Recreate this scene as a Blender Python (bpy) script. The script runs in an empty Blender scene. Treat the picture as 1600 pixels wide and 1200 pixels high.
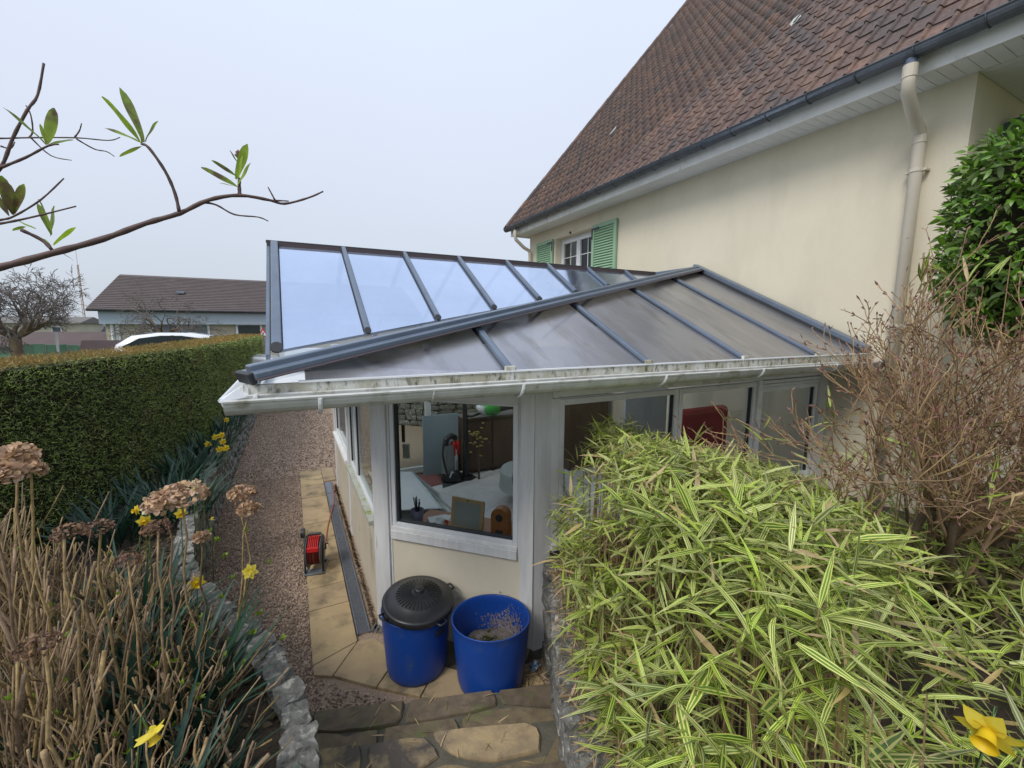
import bpy, math, random
import numpy as np
from mathutils import Matrix, Vector, noise
R = random.Random(7)
NR = np.random.default_rng(11)
PI = math.pi
sc = bpy.context.scene
COL = sc.collection

# ------------------------------------------------------------ camera, sky, sun
cam_d = bpy.data.cameras.new('camera'); cam = bpy.data.objects.new('camera', cam_d); COL.objects.link(cam)
sc.camera = cam
cam_d.sensor_fit = 'HORIZONTAL'; cam_d.sensor_width = 36; cam_d.lens = 15.02
cam_d.clip_start = 0.02; cam_d.clip_end = 3000
PITCH, ROLL, YAW = 0.13553, 0.004427, 0.475932
_h = Vector((math.sin(YAW), math.cos(YAW), 0)); _r = Vector((math.cos(YAW), -math.sin(YAW), 0)); _u = Vector((0, 0, 1))
_f = _h*math.cos(PITCH) - _u*math.sin(PITCH); _p = _h*math.sin(PITCH) + _u*math.cos(PITCH)
_r2 = _r*math.cos(ROLL) + _p*math.sin(ROLL); _p2 = -_r*math.sin(ROLL) + _p*math.cos(ROLL)
cam.matrix_world = Matrix.Translation((0, 0, 2.6)) @ Matrix((_r2, _p2, -_f)).transposed().to_4x4()

SUN_EL, SUN_AZ = math.radians(48), math.radians(245)      # azimuth clockwise from +Y
w = bpy.data.worlds.new('World'); sc.world = w; w.use_nodes = True
nt = w.node_tree; nt.nodes.clear()
def N(t, k, **kw):
    n = t.nodes.new(k)
    for a, b in kw.items(): setattr(n, a, b)
    return n
out = N(nt, 'ShaderNodeOutputWorld'); bg = N(nt, 'ShaderNodeBackground'); bg.inputs[1].default_value = 0.1
sky = N(nt, 'ShaderNodeTexSky'); sky.sky_type = 'NISHITA'; sky.sun_disc = False
sky.sun_elevation = SUN_EL; sky.sun_rotation = SUN_AZ; sky.air_density = 1.0; sky.dust_density = 3.0
tc = N(nt, 'ShaderNodeTexCoord'); sep = N(nt, 'ShaderNodeSeparateXYZ'); nt.links.new(tc.outputs['Generated'], sep.inputs[0])
rp = N(nt, 'ShaderNodeValToRGB'); nt.links.new(sep.outputs[2], rp.inputs[0])
cr = rp.color_ramp; cr.elements[0].position = 0.0; cr.elements[0].color = (0.485, 0.535, 0.60, 1)
cr.elements[1].position = 0.75; cr.elements[1].color = (0.70, 0.78, 0.93, 1)
e = cr.elements.new(0.28); e.color = (0.595, 0.645, 0.745, 1)
nz = N(nt, 'ShaderNodeTexNoise'); nz.inputs['Scale'].default_value = 1.3; nz.inputs['Detail'].default_value = 3
nt.links.new(tc.outputs['Generated'], nz.inputs['Vector'])
mr = N(nt, 'ShaderNodeMapRange'); mr.inputs['To Min'].default_value = 8.5; mr.inputs['To Max'].default_value = 9.4
nt.links.new(nz.outputs['Fac'], mr.inputs['Value'])
vm = N(nt, 'ShaderNodeVectorMath', operation='SCALE'); nt.links.new(rp.outputs[0], vm.inputs[0]); nt.links.new(mr.outputs[0], vm.inputs['Scale'])
mx = N(nt, 'ShaderNodeMix', data_type='RGBA'); mx.inputs['Factor'].default_value = 0.88
nt.links.new(sky.outputs[0], mx.inputs['A']); nt.links.new(vm.outputs[0], mx.inputs['B'])
nt.links.new(mx.outputs['Result'], bg.inputs[0]); nt.links.new(bg.outputs[0], out.inputs[0])

sun_d = bpy.data.lights.new('sun', 'SUN'); sun_d.energy = 1.5; sun_d.angle = math.radians(22); sun_d.color = (1, 0.96, 0.9)
sun = bpy.data.objects.new('sun', sun_d); COL.objects.link(sun)
_d = Vector((math.sin(SUN_AZ)*math.cos(SUN_EL), math.cos(SUN_AZ)*math.cos(SUN_EL), math.sin(SUN_EL)))
sun.rotation_euler = _d.to_track_quat('Z', 'Y').to_euler()
sc.view_settings.view_transform = 'Standard'; sc.view_settings.look = 'None'
sc.view_settings.exposure = 0.53; sc.view_settings.gamma = 1; sc.view_settings.use_curve_mapping = False
sc.render.engine = 'CYCLES'
sc.cycles.max_bounces = 8; sc.cycles.transparent_max_bounces = 12

# ------------------------------------------------------------ helpers
WM = {}
def reg(o, parent, M):
    COL.objects.link(o)
    if parent is not None:
        o.parent = parent; o.matrix_local = WM[parent.name].inverted() @ M
    else: o.matrix_local = M
    WM[o.name] = M
    return o
def props(o, label=None, cat=None, group=None, kind=None):
    if label: o['label'] = label
    if cat: o['category'] = cat
    if group: o['group'] = group
    if kind: o['kind'] = kind
    return o
def thing(name, loc, label, cat, group=None):
    o = bpy.data.objects.new(name, None); o.empty_display_size = .1
    reg(o, None, Matrix.Translation(loc)); return props(o, label, cat, group)
def mesh(name, v, f, mat, smooth=False, uv=None):
    me = bpy.data.meshes.new(name)
    if isinstance(v, np.ndarray) and isinstance(f, np.ndarray):
        k = f.shape[1]
        me.vertices.add(len(v)); me.vertices.foreach_set('co', v.astype(np.float32).ravel())
        me.loops.add(f.size); me.loops.foreach_set('vertex_index', f.astype(np.int32).ravel())
        me.polygons.add(len(f)); me.polygons.foreach_set('loop_start', np.arange(0, f.size, k, dtype=np.int32))
        me.update(calc_edges=True); me.validate()
        if uv is not None:
            l = me.uv_layers.new(name='UVMap'); l.data.foreach_set('uv', uv[f.ravel()].astype(np.float32).ravel())
    else:
        me.from_pydata([tuple(p) for p in v], [], [tuple(q) for q in f]); me.validate()
        if uv is not None:
            l = me.uv_layers.new(name='UVMap')
            for lp in me.loops: l.data[lp.index].uv = uv[lp.vertex_index]
    if smooth: me.shade_smooth()
    if mat: me.materials.append(mat)
    return me
def place(name, me, parent=None, M=None, **kw):
    o = bpy.data.objects.new(name, me); reg(o, parent, M if M is not None else Matrix.Identity(4)); return props(o, **kw)
class MB:
    def __init__(s): s.v = []; s.f = []
    def add(s, v, f):
        n = len(s.v); s.v += [tuple(p) for p in v]; s.f += [tuple(i+n for i in q) for q in f]; return s
    def box(s, a, b, M=None):
        x0, y0, z0 = a; x1, y1, z1 = b
        v = [Vector(p) for p in ((x0,y0,z0),(x1,y0,z0),(x1,y1,z0),(x0,y1,z0),(x0,y0,z1),(x1,y0,z1),(x1,y1,z1),(x0,y1,z1))]
        if M is not None: v = [M @ p for p in v]
        return s.add(v, [(0,3,2,1),(4,5,6,7),(0,1,5,4),(1,2,6,5),(2,3,7,6),(3,0,4,7)])
    def beam(s, a, b, w, h, up=(0,0,1)):                 # rectangular bar from a to b, w across, h along up
        a = Vector(a); b = Vector(b); d = (b-a).normalized(); x = d.cross(Vector(up)).normalized(); u = x.cross(d)
        v = [p + x*sx*w/2 + u*sz*h/2 for p in (a, b) for sx, sz in ((-1,-1),(1,-1),(1,1),(-1,1))]
        return s.add(v, [(0,3,2,1),(4,5,6,7),(0,1,5,4),(1,2,6,5),(2,3,7,6),(3,0,4,7)])
    def tube(s, pts, rad, n=8, cap=True):
        pts = [Vector(p) for p in pts]; k = len(pts)
        if not isinstance(rad, (list, tuple)): rad = [rad]*k
        v = []; ref = None
        for i, p in enumerate(pts):
            d = (pts[min(i+1, k-1)] - pts[max(i-1, 0)])
            d = d.normalized() if d.length > 1e-9 else Vector((0, 0, 1))
            if ref is None: ref = d.orthogonal().normalized()
            ref = (ref - d*ref.dot(d)); ref = ref.normalized() if ref.length > 1e-6 else d.orthogonal().normalized()
            y = d.cross(ref)
            for j in range(n):
                a = 2*PI*j/n; v.append(p + (ref*math.cos(a) + y*math.sin(a))*rad[i])
        f = [(i*n+j, i*n+(j+1) % n, (i+1)*n+(j+1) % n, (i+1)*n+j) for i in range(k-1) for j in range(n)]
        if cap: f += [tuple(range(n-1, -1, -1)), tuple((k-1)*n+j for j in range(n))]
        return s.add(v, f)
    def lathe(s, prof, c=(0,0,0), n=32, M=None, close=False):
        v = []; k = len(prof)
        for r, z in prof:
            for j in range(n):
                a = 2*PI*j/n; p = Vector((c[0]+r*math.cos(a), c[1]+r*math.sin(a), c[2]+z)); v.append(M @ p if M is not None else p)
        f = [(i*n+j, i*n+(j+1) % n, (i+1)*n+(j+1) % n, (i+1)*n+j) for i in range(k-1) for j in range(n)]
        if close: f += [tuple(range(n-1, -1, -1)), tuple((k-1)*n+j for j in range(n))]
        return s.add(v, f)
    def prism(s, poly, d):                               # polygon (3D points) extruded by vector d
        k = len(poly); d = Vector(d); v = [Vector(p) for p in poly] + [Vector(p)+d for p in poly]
        return s.add(v, [tuple(range(k-1, -1, -1)), tuple(range(k, 2*k))] + [(i, (i+1) % k, (i+1) % k+k, i+k) for i in range(k)])
    def go(s, name, mat, parent=None, smooth=False, **kw):
        return place(name, mesh(name, s.v, s.f, mat, smooth), parent, **kw)
def bevel(o, w=.004, seg=2):
    m = o.modifiers.new('bevel', 'BEVEL'); m.width = w; m.segments = seg; m.limit_method = 'ANGLE'; return o

def mat(name, c1, c2=None, sc_=4., det=6., lo=.35, hi=.65, bump=0., bs=60., rough=.6, metal=0., isl=0., obj=0., c3=None, s3=1.2, l3=.55, h3=.7, spec=.5, coat=0., stretch=None, bd=.01, trans=0., stripes=False, st3=None):
    m = bpy.data.materials.new(name); m.use_nodes = True; t = m.node_tree; b = t.nodes['Principled BSDF']; L = t.links.new
    geo = N(t, 'ShaderNodeNewGeometry'); vec = geo.outputs['Position']
    if stretch:
        mp = N(t, 'ShaderNodeMapping'); mp.inputs['Scale'].default_value = stretch; L(vec, mp.inputs['Vector']); vec = mp.outputs[0]
    def noi(s, d=6.):
        n = N(t, 'ShaderNodeTexNoise'); n.inputs['Scale'].default_value = s; n.inputs['Detail'].default_value = d; n.inputs['Roughness'].default_value = .62; L(vec, n.inputs['Vector']); return n.outputs['Fac']
    def rng(x, a, bb, c=0., d=1.):
        n = N(t, 'ShaderNodeMapRange'); n.inputs['From Min'].default_value = a; n.inputs['From Max'].default_value = bb; n.inputs['To Min'].default_value = c; n.inputs['To Max'].default_value = d; L(x, n.inputs['Value']); return n.outputs[0]
    def mix(f, a, bb, mode='MIX'):
        n = N(t, 'ShaderNodeMix', data_type='RGBA', blend_type=mode)
        if isinstance(f, float): n.inputs['Factor'].default_value = f
        else: L(f, n.inputs['Factor'])
        for k, x in (('A', a), ('B', bb)):
            if isinstance(x, tuple): n.inputs[k].default_value = (*x, 1)
            else: L(x, n.inputs[k])
        return n.outputs['Result']
    col = c1
    if c2: col = mix(rng(noi(sc_, det), lo, hi), c1, c2)
    if st3:
        mp = N(t, 'ShaderNodeMapping'); mp.inputs['Scale'].default_value = st3; L(geo.outputs['Position'], mp.inputs['Vector']); vec, v0 = mp.outputs[0], vec
    if c3: col = mix(rng(noi(s3, 5.), l3, h3), col, c3)
    if st3: vec = v0
    if stripes:
        uv = N(t, 'ShaderNodeUVMap'); s2 = N(t, 'ShaderNodeSeparateXYZ'); L(uv.outputs[0], s2.inputs[0])
        wv = N(t, 'ShaderNodeMath', operation='MULTIPLY'); L(s2.outputs[0], wv.inputs[0])
        fq = N(t, 'ShaderNodeMath', operation='MULTIPLY_ADD'); L(geo.outputs['Random Per Island'], fq.inputs[0]); fq.inputs[1].default_value = 13.; fq.inputs[2].default_value = 9.; L(fq.outputs[0], wv.inputs[1])
        ad = N(t, 'ShaderNodeMath', operation='ADD'); L(wv.outputs[0], ad.inputs[0])
        rr = N(t, 'ShaderNodeMath', operation='MULTIPLY'); rr.inputs[1].default_value = 9.; L(geo.outputs['Random Per Island'], rr.inputs[0]); L(rr.outputs[0], ad.inputs[1])
        sn = N(t, 'ShaderNodeMath', operation='SINE'); L(ad.outputs[0], sn.inputs[0])
        col = mix(rng(sn.outputs[0], .2, .55), col, stripes)
        col = mix(rng(s2.outputs[1], .86, .97), col, (.50, .37, .19))
        ce = N(t, 'ShaderNodeMath', operation='COMPARE'); 
        ce.inputs[1].default_value = .5; ce.inputs[2].default_value = .028; L(geo.outputs['Random Per Island'], ce.inputs[0])
        col = mix(ce.outputs[0], col, (.50, .37, .19))
    if isl or obj:
        if isl: rv = geo.outputs['Random Per Island']; k = isl
        else: oi = N(t, 'ShaderNodeObjectInfo'); rv = oi.outputs['Random']; k = obj
        hs = N(t, 'ShaderNodeHueSaturation'); L(rng(rv, 0, 1, 1-k, 1+k), hs.inputs['Value'])
        ml = N(t, 'ShaderNodeMath', operation='MULTIPLY'); ml.inputs[1].default_value = 17.3; L(rv, ml.inputs[0])
        fr = N(t, 'ShaderNodeMath', operation='FRACT'); L(ml.outputs[0], fr.inputs[0])
        L(rng(fr.outputs[0], 0, 1, .5-.03*k, .5+.03*k), hs.inputs['Hue']); L(rng(fr.outputs[0], 0, 1, 1-.3*k, 1+.3*k), hs.inputs['Saturation'])
        if isinstance(col, tuple): hs.inputs['Color'].default_value = (*col, 1)
        else: L(col, hs.inputs['Color'])
        col = hs.outputs[0]
    if isinstance(col, tuple): b.inputs['Base Color'].default_value = (*col, 1)
    else: L(col, b.inputs['Base Color'])
    b.inputs['Roughness'].default_value = rough; b.inputs['Metallic'].default_value = metal
    b.inputs['Specular IOR Level'].default_value = spec; b.inputs['Coat Weight'].default_value = coat
    if bump:
        bn = N(t, 'ShaderNodeBump'); bn.inputs['Strength'].default_value = bump; bn.inputs['Distance'].default_value = bd
        L(noi(bs, 5.), bn.inputs['Height']); L(bn.outputs[0], b.inputs['Normal'])
    if trans:
        tr = N(t, 'ShaderNodeBsdfTranslucent'); ms = N(t, 'ShaderNodeMixShader'); ms.inputs[0].default_value = trans
        if isinstance(col, tuple): tr.inputs[0].default_value = (*col, 1)
        else: L(col, tr.inputs[0])
        L(b.outputs[0], ms.inputs[1]); L(tr.outputs[0], ms.inputs[2]); L(ms.outputs[0], t.nodes['Material Output'].inputs[0])
    m['b'] = 1
    return m
def panel_mat(m, fac, tint):
    t = m.node_tree; L = t.links.new; b = t.nodes['Principled BSDF']
    tr = N(t, 'ShaderNodeBsdfTransparent'); tr.inputs[0].default_value = (*tint, 1); ms = N(t, 'ShaderNodeMixShader'); g = N(t, 'ShaderNodeNewGeometry'); r_ = N(t, 'ShaderNodeMapRange'); r_.inputs['To Min'].default_value = fac; r_.inputs['To Max'].default_value = 1.; L(g.outputs['Backfacing'], r_.inputs['Value']); L(r_.outputs[0], ms.inputs[0])
    L(b.outputs[0], ms.inputs[1]); L(tr.outputs[0], ms.inputs[2]); L(ms.outputs[0], t.nodes['Material Output'].inputs[0])
def glass_mat(name, tint=(.80, .83, .82), ior=1.52, rough=0.):
    m = bpy.data.materials.new(name); m.use_nodes = True; t = m.node_tree; L = t.links.new
    t.nodes.remove(t.nodes['Principled BSDF'])
    tr = N(t, 'ShaderNodeBsdfTransparent'); tr.inputs[0].default_value = (*tint, 1)
    gl = N(t, 'ShaderNodeBsdfGlossy'); gl.inputs['Roughness'].default_value = rough
    fr = N(t, 'ShaderNodeFresnel'); fr.inputs[0].default_value = ior
    ms = N(t, 'ShaderNodeMixShader'); g = N(t, 'ShaderNodeNewGeometry'); sb_ = N(t, 'ShaderNodeMath', operation='SUBTRACT'); sb_.inputs[0].default_value = 1.; L(g.outputs['Backfacing'], sb_.inputs[1]); mu = N(t, 'ShaderNodeMath', operation='MULTIPLY'); L(fr.outputs[0], mu.inputs[0]); L(sb_.outputs[0], mu.inputs[1]); L(mu.outputs[0], ms.inputs[0]); L(tr.outputs[0], ms.inputs[1]); L(gl.outputs[0], ms.inputs[2])
    L(ms.outputs[0], t.nodes['Material Output'].inputs[0]); return m

M_ = {}
M_['render'] = mat('cream_render', (.70,.64,.50), (.65,.59,.455), sc_=1.6, det=15, lo=.25, hi=.75, bump=.5, bs=120, rough=.9, bd=.006, c3=(.62,.565,.44), s3=2.6, l3=.48, h3=.72, st3=(1,1,.35))
M_['render2'] = mat('stained_render', (.56,.50,.40), (.50,.44,.34), sc_=2., bump=.25, bs=160, rough=.9, bd=.004, c3=(.33,.31,.22), s3=2.2, l3=.56, h3=.75)
M_['white'] = mat('aged_white_paint', (.78,.785,.77), (.68,.68,.66), sc_=6, bump=.15, bs=90, rough=.55, bd=.003, c3=(.36,.35,.30), s3=5, l3=.62, h3=.78)
M_['post'] = mat('weathered_white_wood', (.70,.70,.69), (.58,.58,.57), sc_=6, bump=.35, bs=30, rough=.65, bd=.004, c3=(.22,.21,.19), s3=7, l3=.66, h3=.74, stretch=(3,3,.35))
M_['mossy'] = mat('mossy_white_upstand', (.60,.60,.55), (.40,.38,.29), sc_=9, lo=.4, hi=.6, bump=.3, bs=50, rough=.75, c3=(.10,.10,.06), s3=30, l3=.52, h3=.66, stretch=(1,1,.4))
M_['pvcw'] = mat('grimy_gutter_plastic', (.60,.61,.59), (.47,.47,.43), sc_=7, rough=.42, c3=(.26,.24,.17), s3=8, l3=.54, h3=.72, bump=.05, bs=20)
M_['pvclean'] = mat('white_plastic', (.74,.76,.77), (.68,.70,.71), sc_=3, rough=.4)
M_['ral'] = mat('slate_blue_aluminium', (.15,.19,.25), (.125,.16,.21), sc_=5, rough=.38, metal=.25, spec=.6, c3=(.20,.23,.26), s3=9, l3=.6, h3=.8)
M_['rald'] = mat('dark_gasket', (.025,.027,.03), rough=.55)
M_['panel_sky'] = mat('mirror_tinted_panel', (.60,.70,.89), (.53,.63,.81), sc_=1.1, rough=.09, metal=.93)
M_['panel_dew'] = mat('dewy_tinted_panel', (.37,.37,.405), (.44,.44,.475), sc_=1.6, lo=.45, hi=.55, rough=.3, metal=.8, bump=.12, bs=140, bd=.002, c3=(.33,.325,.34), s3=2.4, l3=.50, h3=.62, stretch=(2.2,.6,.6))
M_['glass'] = glass_mat('window_glass')
M_['tile'] = None
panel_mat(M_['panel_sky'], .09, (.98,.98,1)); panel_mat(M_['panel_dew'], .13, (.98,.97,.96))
M_['panel_clear'] = mat('clear_roof_sheet', (.6,.66,.72), rough=.1, metal=.3); panel_mat(M_['panel_clear'], .85, (.97,.98,1))  # clear sheet added on the hidden slopes to let light indoors
M_['zinc'] = mat('grey_zinc', (.075,.085,.10), (.11,.125,.145), sc_=6, rough=.45, metal=.5)
M_['downpipe'] = mat('cream_plastic_pipe', (.58,.53,.43), (.54,.49,.40), sc_=3, rough=.45, c3=(.25,.20,.14), s3=4, l3=.66, h3=.75)
M_['gravel'] = mat('pink_gravel', (.45,.335,.24), (.24,.17,.12), sc_=75, det=3, lo=.35, hi=.65, bump=.9, bs=75, rough=.85, bd=.012, c3=(.55,.47,.42), s3=95, l3=.60, h3=.68)
M_['pebble'] = mat('pink_pebble', (.44,.33,.25), (.31,.22,.165), sc_=20, isl=.5, rough=.8)
M_['slab'] = mat('sandstone_slab', (.44,.33,.18), (.36,.265,.15), sc_=3, bump=.35, bs=22, rough=.8, obj=.12, c3=(.20,.155,.09), s3=3.1, l3=.50, h3=.64)
M_['soil'] = mat('dark_soil', (.045,.034,.024), (.085,.065,.045), sc_=14, bump=.8, bs=40, rough=.95, bd=.02)
M_['stone'] = mat('grey_wall_stone', (.21,.205,.185), (.10,.10,.09), sc_=30, bump=1., bs=34, rough=.85, obj=.3, c3=(.36,.35,.31), s3=22, l3=.55, h3=.63, bd=.012)
M_['mortar'] = mat('dark_mortar', (.12,.11,.085), (.08,.075,.055), sc_=12, bump=.6, bs=40, rough=.95)
M_['stepst'] = mat('damp_flagstone', (.19,.145,.09), (.11,.085,.055), sc_=14, bump=.6, bs=26, rough=.7, obj=.25, c3=(.13,.135,.055), s3=6, l3=.54, h3=.66, bd=.008)
M_['stepy'] = mat('ochre_flagstone', (.40,.30,.15), (.24,.185,.11), sc_=10, bump=.6, bs=26, rough=.7, obj=.2, c3=(.09,.075,.06), s3=4., l3=.5, h3=.62, bd=.008)
M_['blue'] = mat('blue_barrel_plastic', (.006,.05,.27), (.008,.058,.30), sc_=2.5, rough=.42, bump=.04, bs=12, c3=(.05,.085,.19), s3=7, l3=.58, h3=.80)
M_['black'] = mat('black_plastic', (.018,.019,.021), (.026,.027,.03), sc_=9, rough=.36)
M_['grate'] = mat('galvanised_steel', (.20,.22,.25), (.15,.165,.19), sc_=30, rough=.5, metal=.4)
M_['red'] = mat('red_plastic', (.55,.02,.02), rough=.35)
M_['redc'] = mat('red_cable', (.20,.022,.016), (.15,.018,.012), sc_=30, rough=.5)
M_['orange'] = mat('orange_cable', (.45,.11,.04), rough=.5)
M_['bark'] = mat('tan_dry_stem', (.36,.255,.135), (.18,.12,.06), sc_=25, isl=.45, rough=.85, bump=.3, bs=120, bd=.003)
M_['bark_o'] = mat('tan_dry_stem_single', (.36,.255,.135), (.17,.11,.055), sc_=25, obj=.45, rough=.85, bump=.3, bs=120, bd=.003)
M_['twig'] = mat('grey_brown_twig', (.40,.27,.14), (.26,.17,.09), sc_=20, isl=.3, rough=.85)
M_['trunk'] = mat('mossy_trunk', (.16,.115,.07), (.10,.07,.045), sc_=14, bump=.6, bs=50, rough=.9, c3=(.13,.13,.045), s3=8, l3=.55, h3=.7)
M_['fartwig'] = mat('dark_grey_twig', (.17,.15,.13), (.12,.10,.09), sc_=20, rough=.9)
M_['bud'] = mat('reddish_bud', (.20,.10,.075), rough=.6, isl=.3)
M_['branch'] = mat('purple_brown_bark', (.085,.05,.05), (.13,.08,.065), sc_=40, rough=.7, bump=.2, bs=150, bd=.002)
M_['fresh'] = mat('fresh_green_leaf', (.36,.50,.05), (.24,.36,.05), sc_=30, obj=.35, rough=.42, trans=.5, c3=(.17,.13,.07), s3=14, l3=.52, h3=.66)
M_['hedge'] = mat('hedge_leaf', (.28,.35,.09), (.19,.26,.07), sc_=1.2, isl=.65, rough=.5, trans=.2, c3=(.25,.19,.08), s3=2.2, l3=.55, h3=.72)
M_['hedgetop'] = mat('bronzed_hedge_top_leaf', (.34,.22,.06), (.18,.18,.04), sc_=2.5, lo=.45, hi=.7, isl=.45, rough=.55, trans=.25)
M_['hcore'] = mat('inner_foliage_shade', (.014,.017,.007), (.022,.02,.01), sc_=20, rough=1, spec=.1)  # near-black: the shade inside foliage is put into the colour
M_['bamboo'] = mat('variegated_bamboo_leaf', (.10,.20,.03), (.17,.27,.035), sc_=6, isl=.5, rough=.45, trans=.28, stripes=(.66,.64,.20))
M_['bamboo_o'] = mat('variegated_bamboo_leaf_single', (.10,.20,.03), (.17,.27,.035), sc_=6, obj=.4, rough=.45, trans=.28, stripes=(.66,.64,.20))
M_['culm'] = mat('tan_bamboo_cane', (.30,.21,.10), (.22,.15,.07), sc_=18, isl=.3, rough=.6)
M_['ever'] = mat('glossy_evergreen_leaf', (.11,.21,.035), (.17,.28,.045), sc_=5, isl=.5, rough=.38, trans=.12, c3=(.17,.22,.04), s3=9, l3=.64, h3=.72)
M_['ever_o'] = mat('glossy_evergreen_leaf_single', (.09,.175,.03), (.145,.24,.04), sc_=5, obj=.5, rough=.38, trans=.12, c3=(.17,.22,.04), s3=9, l3=.64, h3=.72)
M_['daff'] = mat('blue_green_strap_leaf', (.022,.065,.045), (.035,.085,.045), sc_=10, isl=.35, rough=.45, trans=.15)
M_['yellow'] = mat('yellow_petal', (.78,.60,.02), (.80,.68,.10), sc_=40, rough=.5, trans=.25)
M_['deepyel'] = mat('deep_yellow_trumpet', (.85,.60,.02), rough=.5, trans=.25)
M_['pale'] = mat('pale_petal', (.70,.72,.45), rough=.5, trans=.25)
M_['dryfl'] = mat('dry_hydrangea_petal', (.60,.42,.27), (.45,.29,.18), sc_=30, isl=.35, rough=.8, trans=.25)
M_['dryfl2'] = mat('brown_dry_hydrangea_petal', (.22,.12,.07), (.17,.10,.065), sc_=30, isl=.45, rough=.8, trans=.15)
M_['bud_g'] = mat('green_leaf_bud', (.20,.30,.03), isl=.3, rough=.5, trans=.3)
M_['shutter'] = mat('pale_green_shutter_paint', (.27,.43,.28), (.25,.40,.26), sc_=4, rough=.5)
M_['field'] = mat('rough_grass_ground', (.07,.10,.03), (.10,.095,.045), sc_=.6, bump=.4, bs=8, rough=.95)
M_['asphalt'] = mat('road_asphalt', (.06,.06,.062), (.05,.05,.05), sc_=5, rough=.9)
M_['hill'] = mat('hazy_woodland_hill', (.17,.18,.20), (.13,.145,.155), sc_=.05, rough=1)

# roof tile colours: every tile its own tone, taken from its place on the roof
def tile_mat():
    m = bpy.data.materials.new('brown_clay_tile'); m.use_nodes = True; t = m.node_tree; b = t.nodes['Principled BSDF']; L = t.links.new
    g = N(t, 'ShaderNodeNewGeometry'); s = N(t, 'ShaderNodeSeparateXYZ'); L(g.outputs['Position'], s.inputs[0])
    def mth(op, a, bb):
        n = N(t, 'ShaderNodeMath', operation=op)
        for i, x in ((0, a), (1, bb)):
            if isinstance(x, (int, float)): n.inputs[i].default_value = x
            elif x is not None: L(x, n.inputs[i])
        return n.outputs[0]
    a = mth('FLOOR', mth('DIVIDE', mth('SUBTRACT', s.outputs[1], .01), .175), None)
    c = mth('FLOOR', mth('DIVIDE', mth('SUBTRACT', s.outputs[2], 4.9), .24*.763), None)
    cb = N(t, 'ShaderNodeCombineXYZ'); L(a, cb.inputs[0]); L(c, cb.inputs[1])
    wn = N(t, 'ShaderNodeTexWhiteNoise', noise_dimensions='2D'); L(cb.outputs[0], wn.inputs['Vector'])
    rp = N(t, 'ShaderNodeValToRGB'); L(wn.outputs['Value'], rp.inputs[0]); r = rp.color_ramp
    r.elements[0].color = (.085,.069,.065,1); r.elements[1].color = (.175,.105,.078,1); r.elements[1].position = 1
    for p, cc in ((.3,(.110,.074,.064,1)),(.6,(.130,.083,.068,1)),(.85,(.145,.098,.078,1))): e = r.elements.new(p); e.color = cc
    n1 = N(t, 'ShaderNodeTexNoise'); n1.inputs['Scale'].default_value = .55; n1.inputs['Detail'].default_value = 4; L(g.outputs['Position'], n1.inputs['Vector'])
    mr = N(t, 'ShaderNodeMapRange'); L(n1.outputs[0], mr.inputs[0]); mr.inputs[1].default_value = .48; mr.inputs[2].default_value = .68; mr.inputs[4].default_value = .35
    mx = N(t, 'ShaderNodeMix', data_type='RGBA'); L(mr.outputs[0], mx.inputs['Factor']); L(rp.outputs[0], mx.inputs['A']); mx.inputs['B'].default_value = (.07,.062,.06,1)
    n2 = N(t, 'ShaderNodeTexNoise'); n2.inputs['Scale'].default_value = 28; n2.inputs['Detail'].default_value = 6; L(g.outputs['Position'], n2.inputs['Vector'])
    m2 = N(t, 'ShaderNodeMapRange'); L(n2.outputs[0], m2.inputs[0]); m2.inputs[1].default_value = .3; m2.inputs[2].default_value = .7; m2.inputs[3].default_value = .7; m2.inputs[4].default_value = 1.3
    vm = N(t, 'ShaderNodeVectorMath', operation='SCALE'); L(mx.outputs['Result'], vm.inputs[0]); L(m2.outputs[0], vm.inputs['Scale'])
    L(vm.outputs[0], b.inputs['Base Color']); b.inputs['Roughness'].default_value = .75
    bn = N(t, 'ShaderNodeBump'); bn.inputs['Strength'].default_value = .35; bn.inputs['Distance'].default_value = .006; L(n2.outputs[0], bn.inputs['Height']); L(bn.outputs[0], b.inputs['Normal'])
    return m
M_['tile'] = tile_mat()

# rough stone templates ------------------------------------------------
def rough_box(seed, nx=2, ny=2, nz=2, amp=.16):
    rr = random.Random(seed); v = []; idx = {}; f = []
    def vid(i, j, k):
        key = (i, j, k)
        if key not in idx:
            x, y, z = i/nx-.5, j/ny-.5, k/nz-.5
            ln = max(abs(x), abs(y), abs(z)); sph = Vector((x, y, z)).length
            s = 1 - .18*(sph/ln-1 if ln else 0)
            idx[key] = len(v); v.append((x*s+rr.uniform(-amp, amp)/nx*.8, y*s+rr.uniform(-amp, amp)/ny*.8, z*s+rr.uniform(-amp, amp)/nz*.8))
        return idx[key]
    for i in range(nx):
        for j in range(ny):
            f.append((vid(i,j,0), vid(i,j+1,0), vid(i+1,j+1,0), vid(i+1,j,0))); f.append((vid(i,j,nz), vid(i+1,j,nz), vid(i+1,j+1,nz), vid(i,j+1,nz)))
    for i in range(nx):
        for k in range(nz):
            f.append((vid(i,0,k), vid(i+1,0,k), vid(i+1,0,k+1), vid(i,0,k+1))); f.append((vid(i,ny,k), vid(i,ny,k+1), vid(i+1,ny,k+1), vid(i+1,ny,k)))
    for j in range(ny):
        for k in range(nz):
            f.append((vid(0,j,k), vid(0,j,k+1), vid(0,j+1,k+1), vid(0,j+1,k))); f.append((vid(nx,j,k), vid(nx,j+1,k), vid(nx,j+1,k+1), vid(nx,j,k+1)))
    return v, f
STV = [rough_box(s) for s in range(8)]
STM = [mesh('stone', v, f, M_['stone']) for v, f in STV]
CPV = [rough_box(60+s, 3, 3, 2, .30) for s in range(8)]
CPM = [mesh('coping_stone', v, f, M_['stone']) for v, f in CPV]
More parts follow.
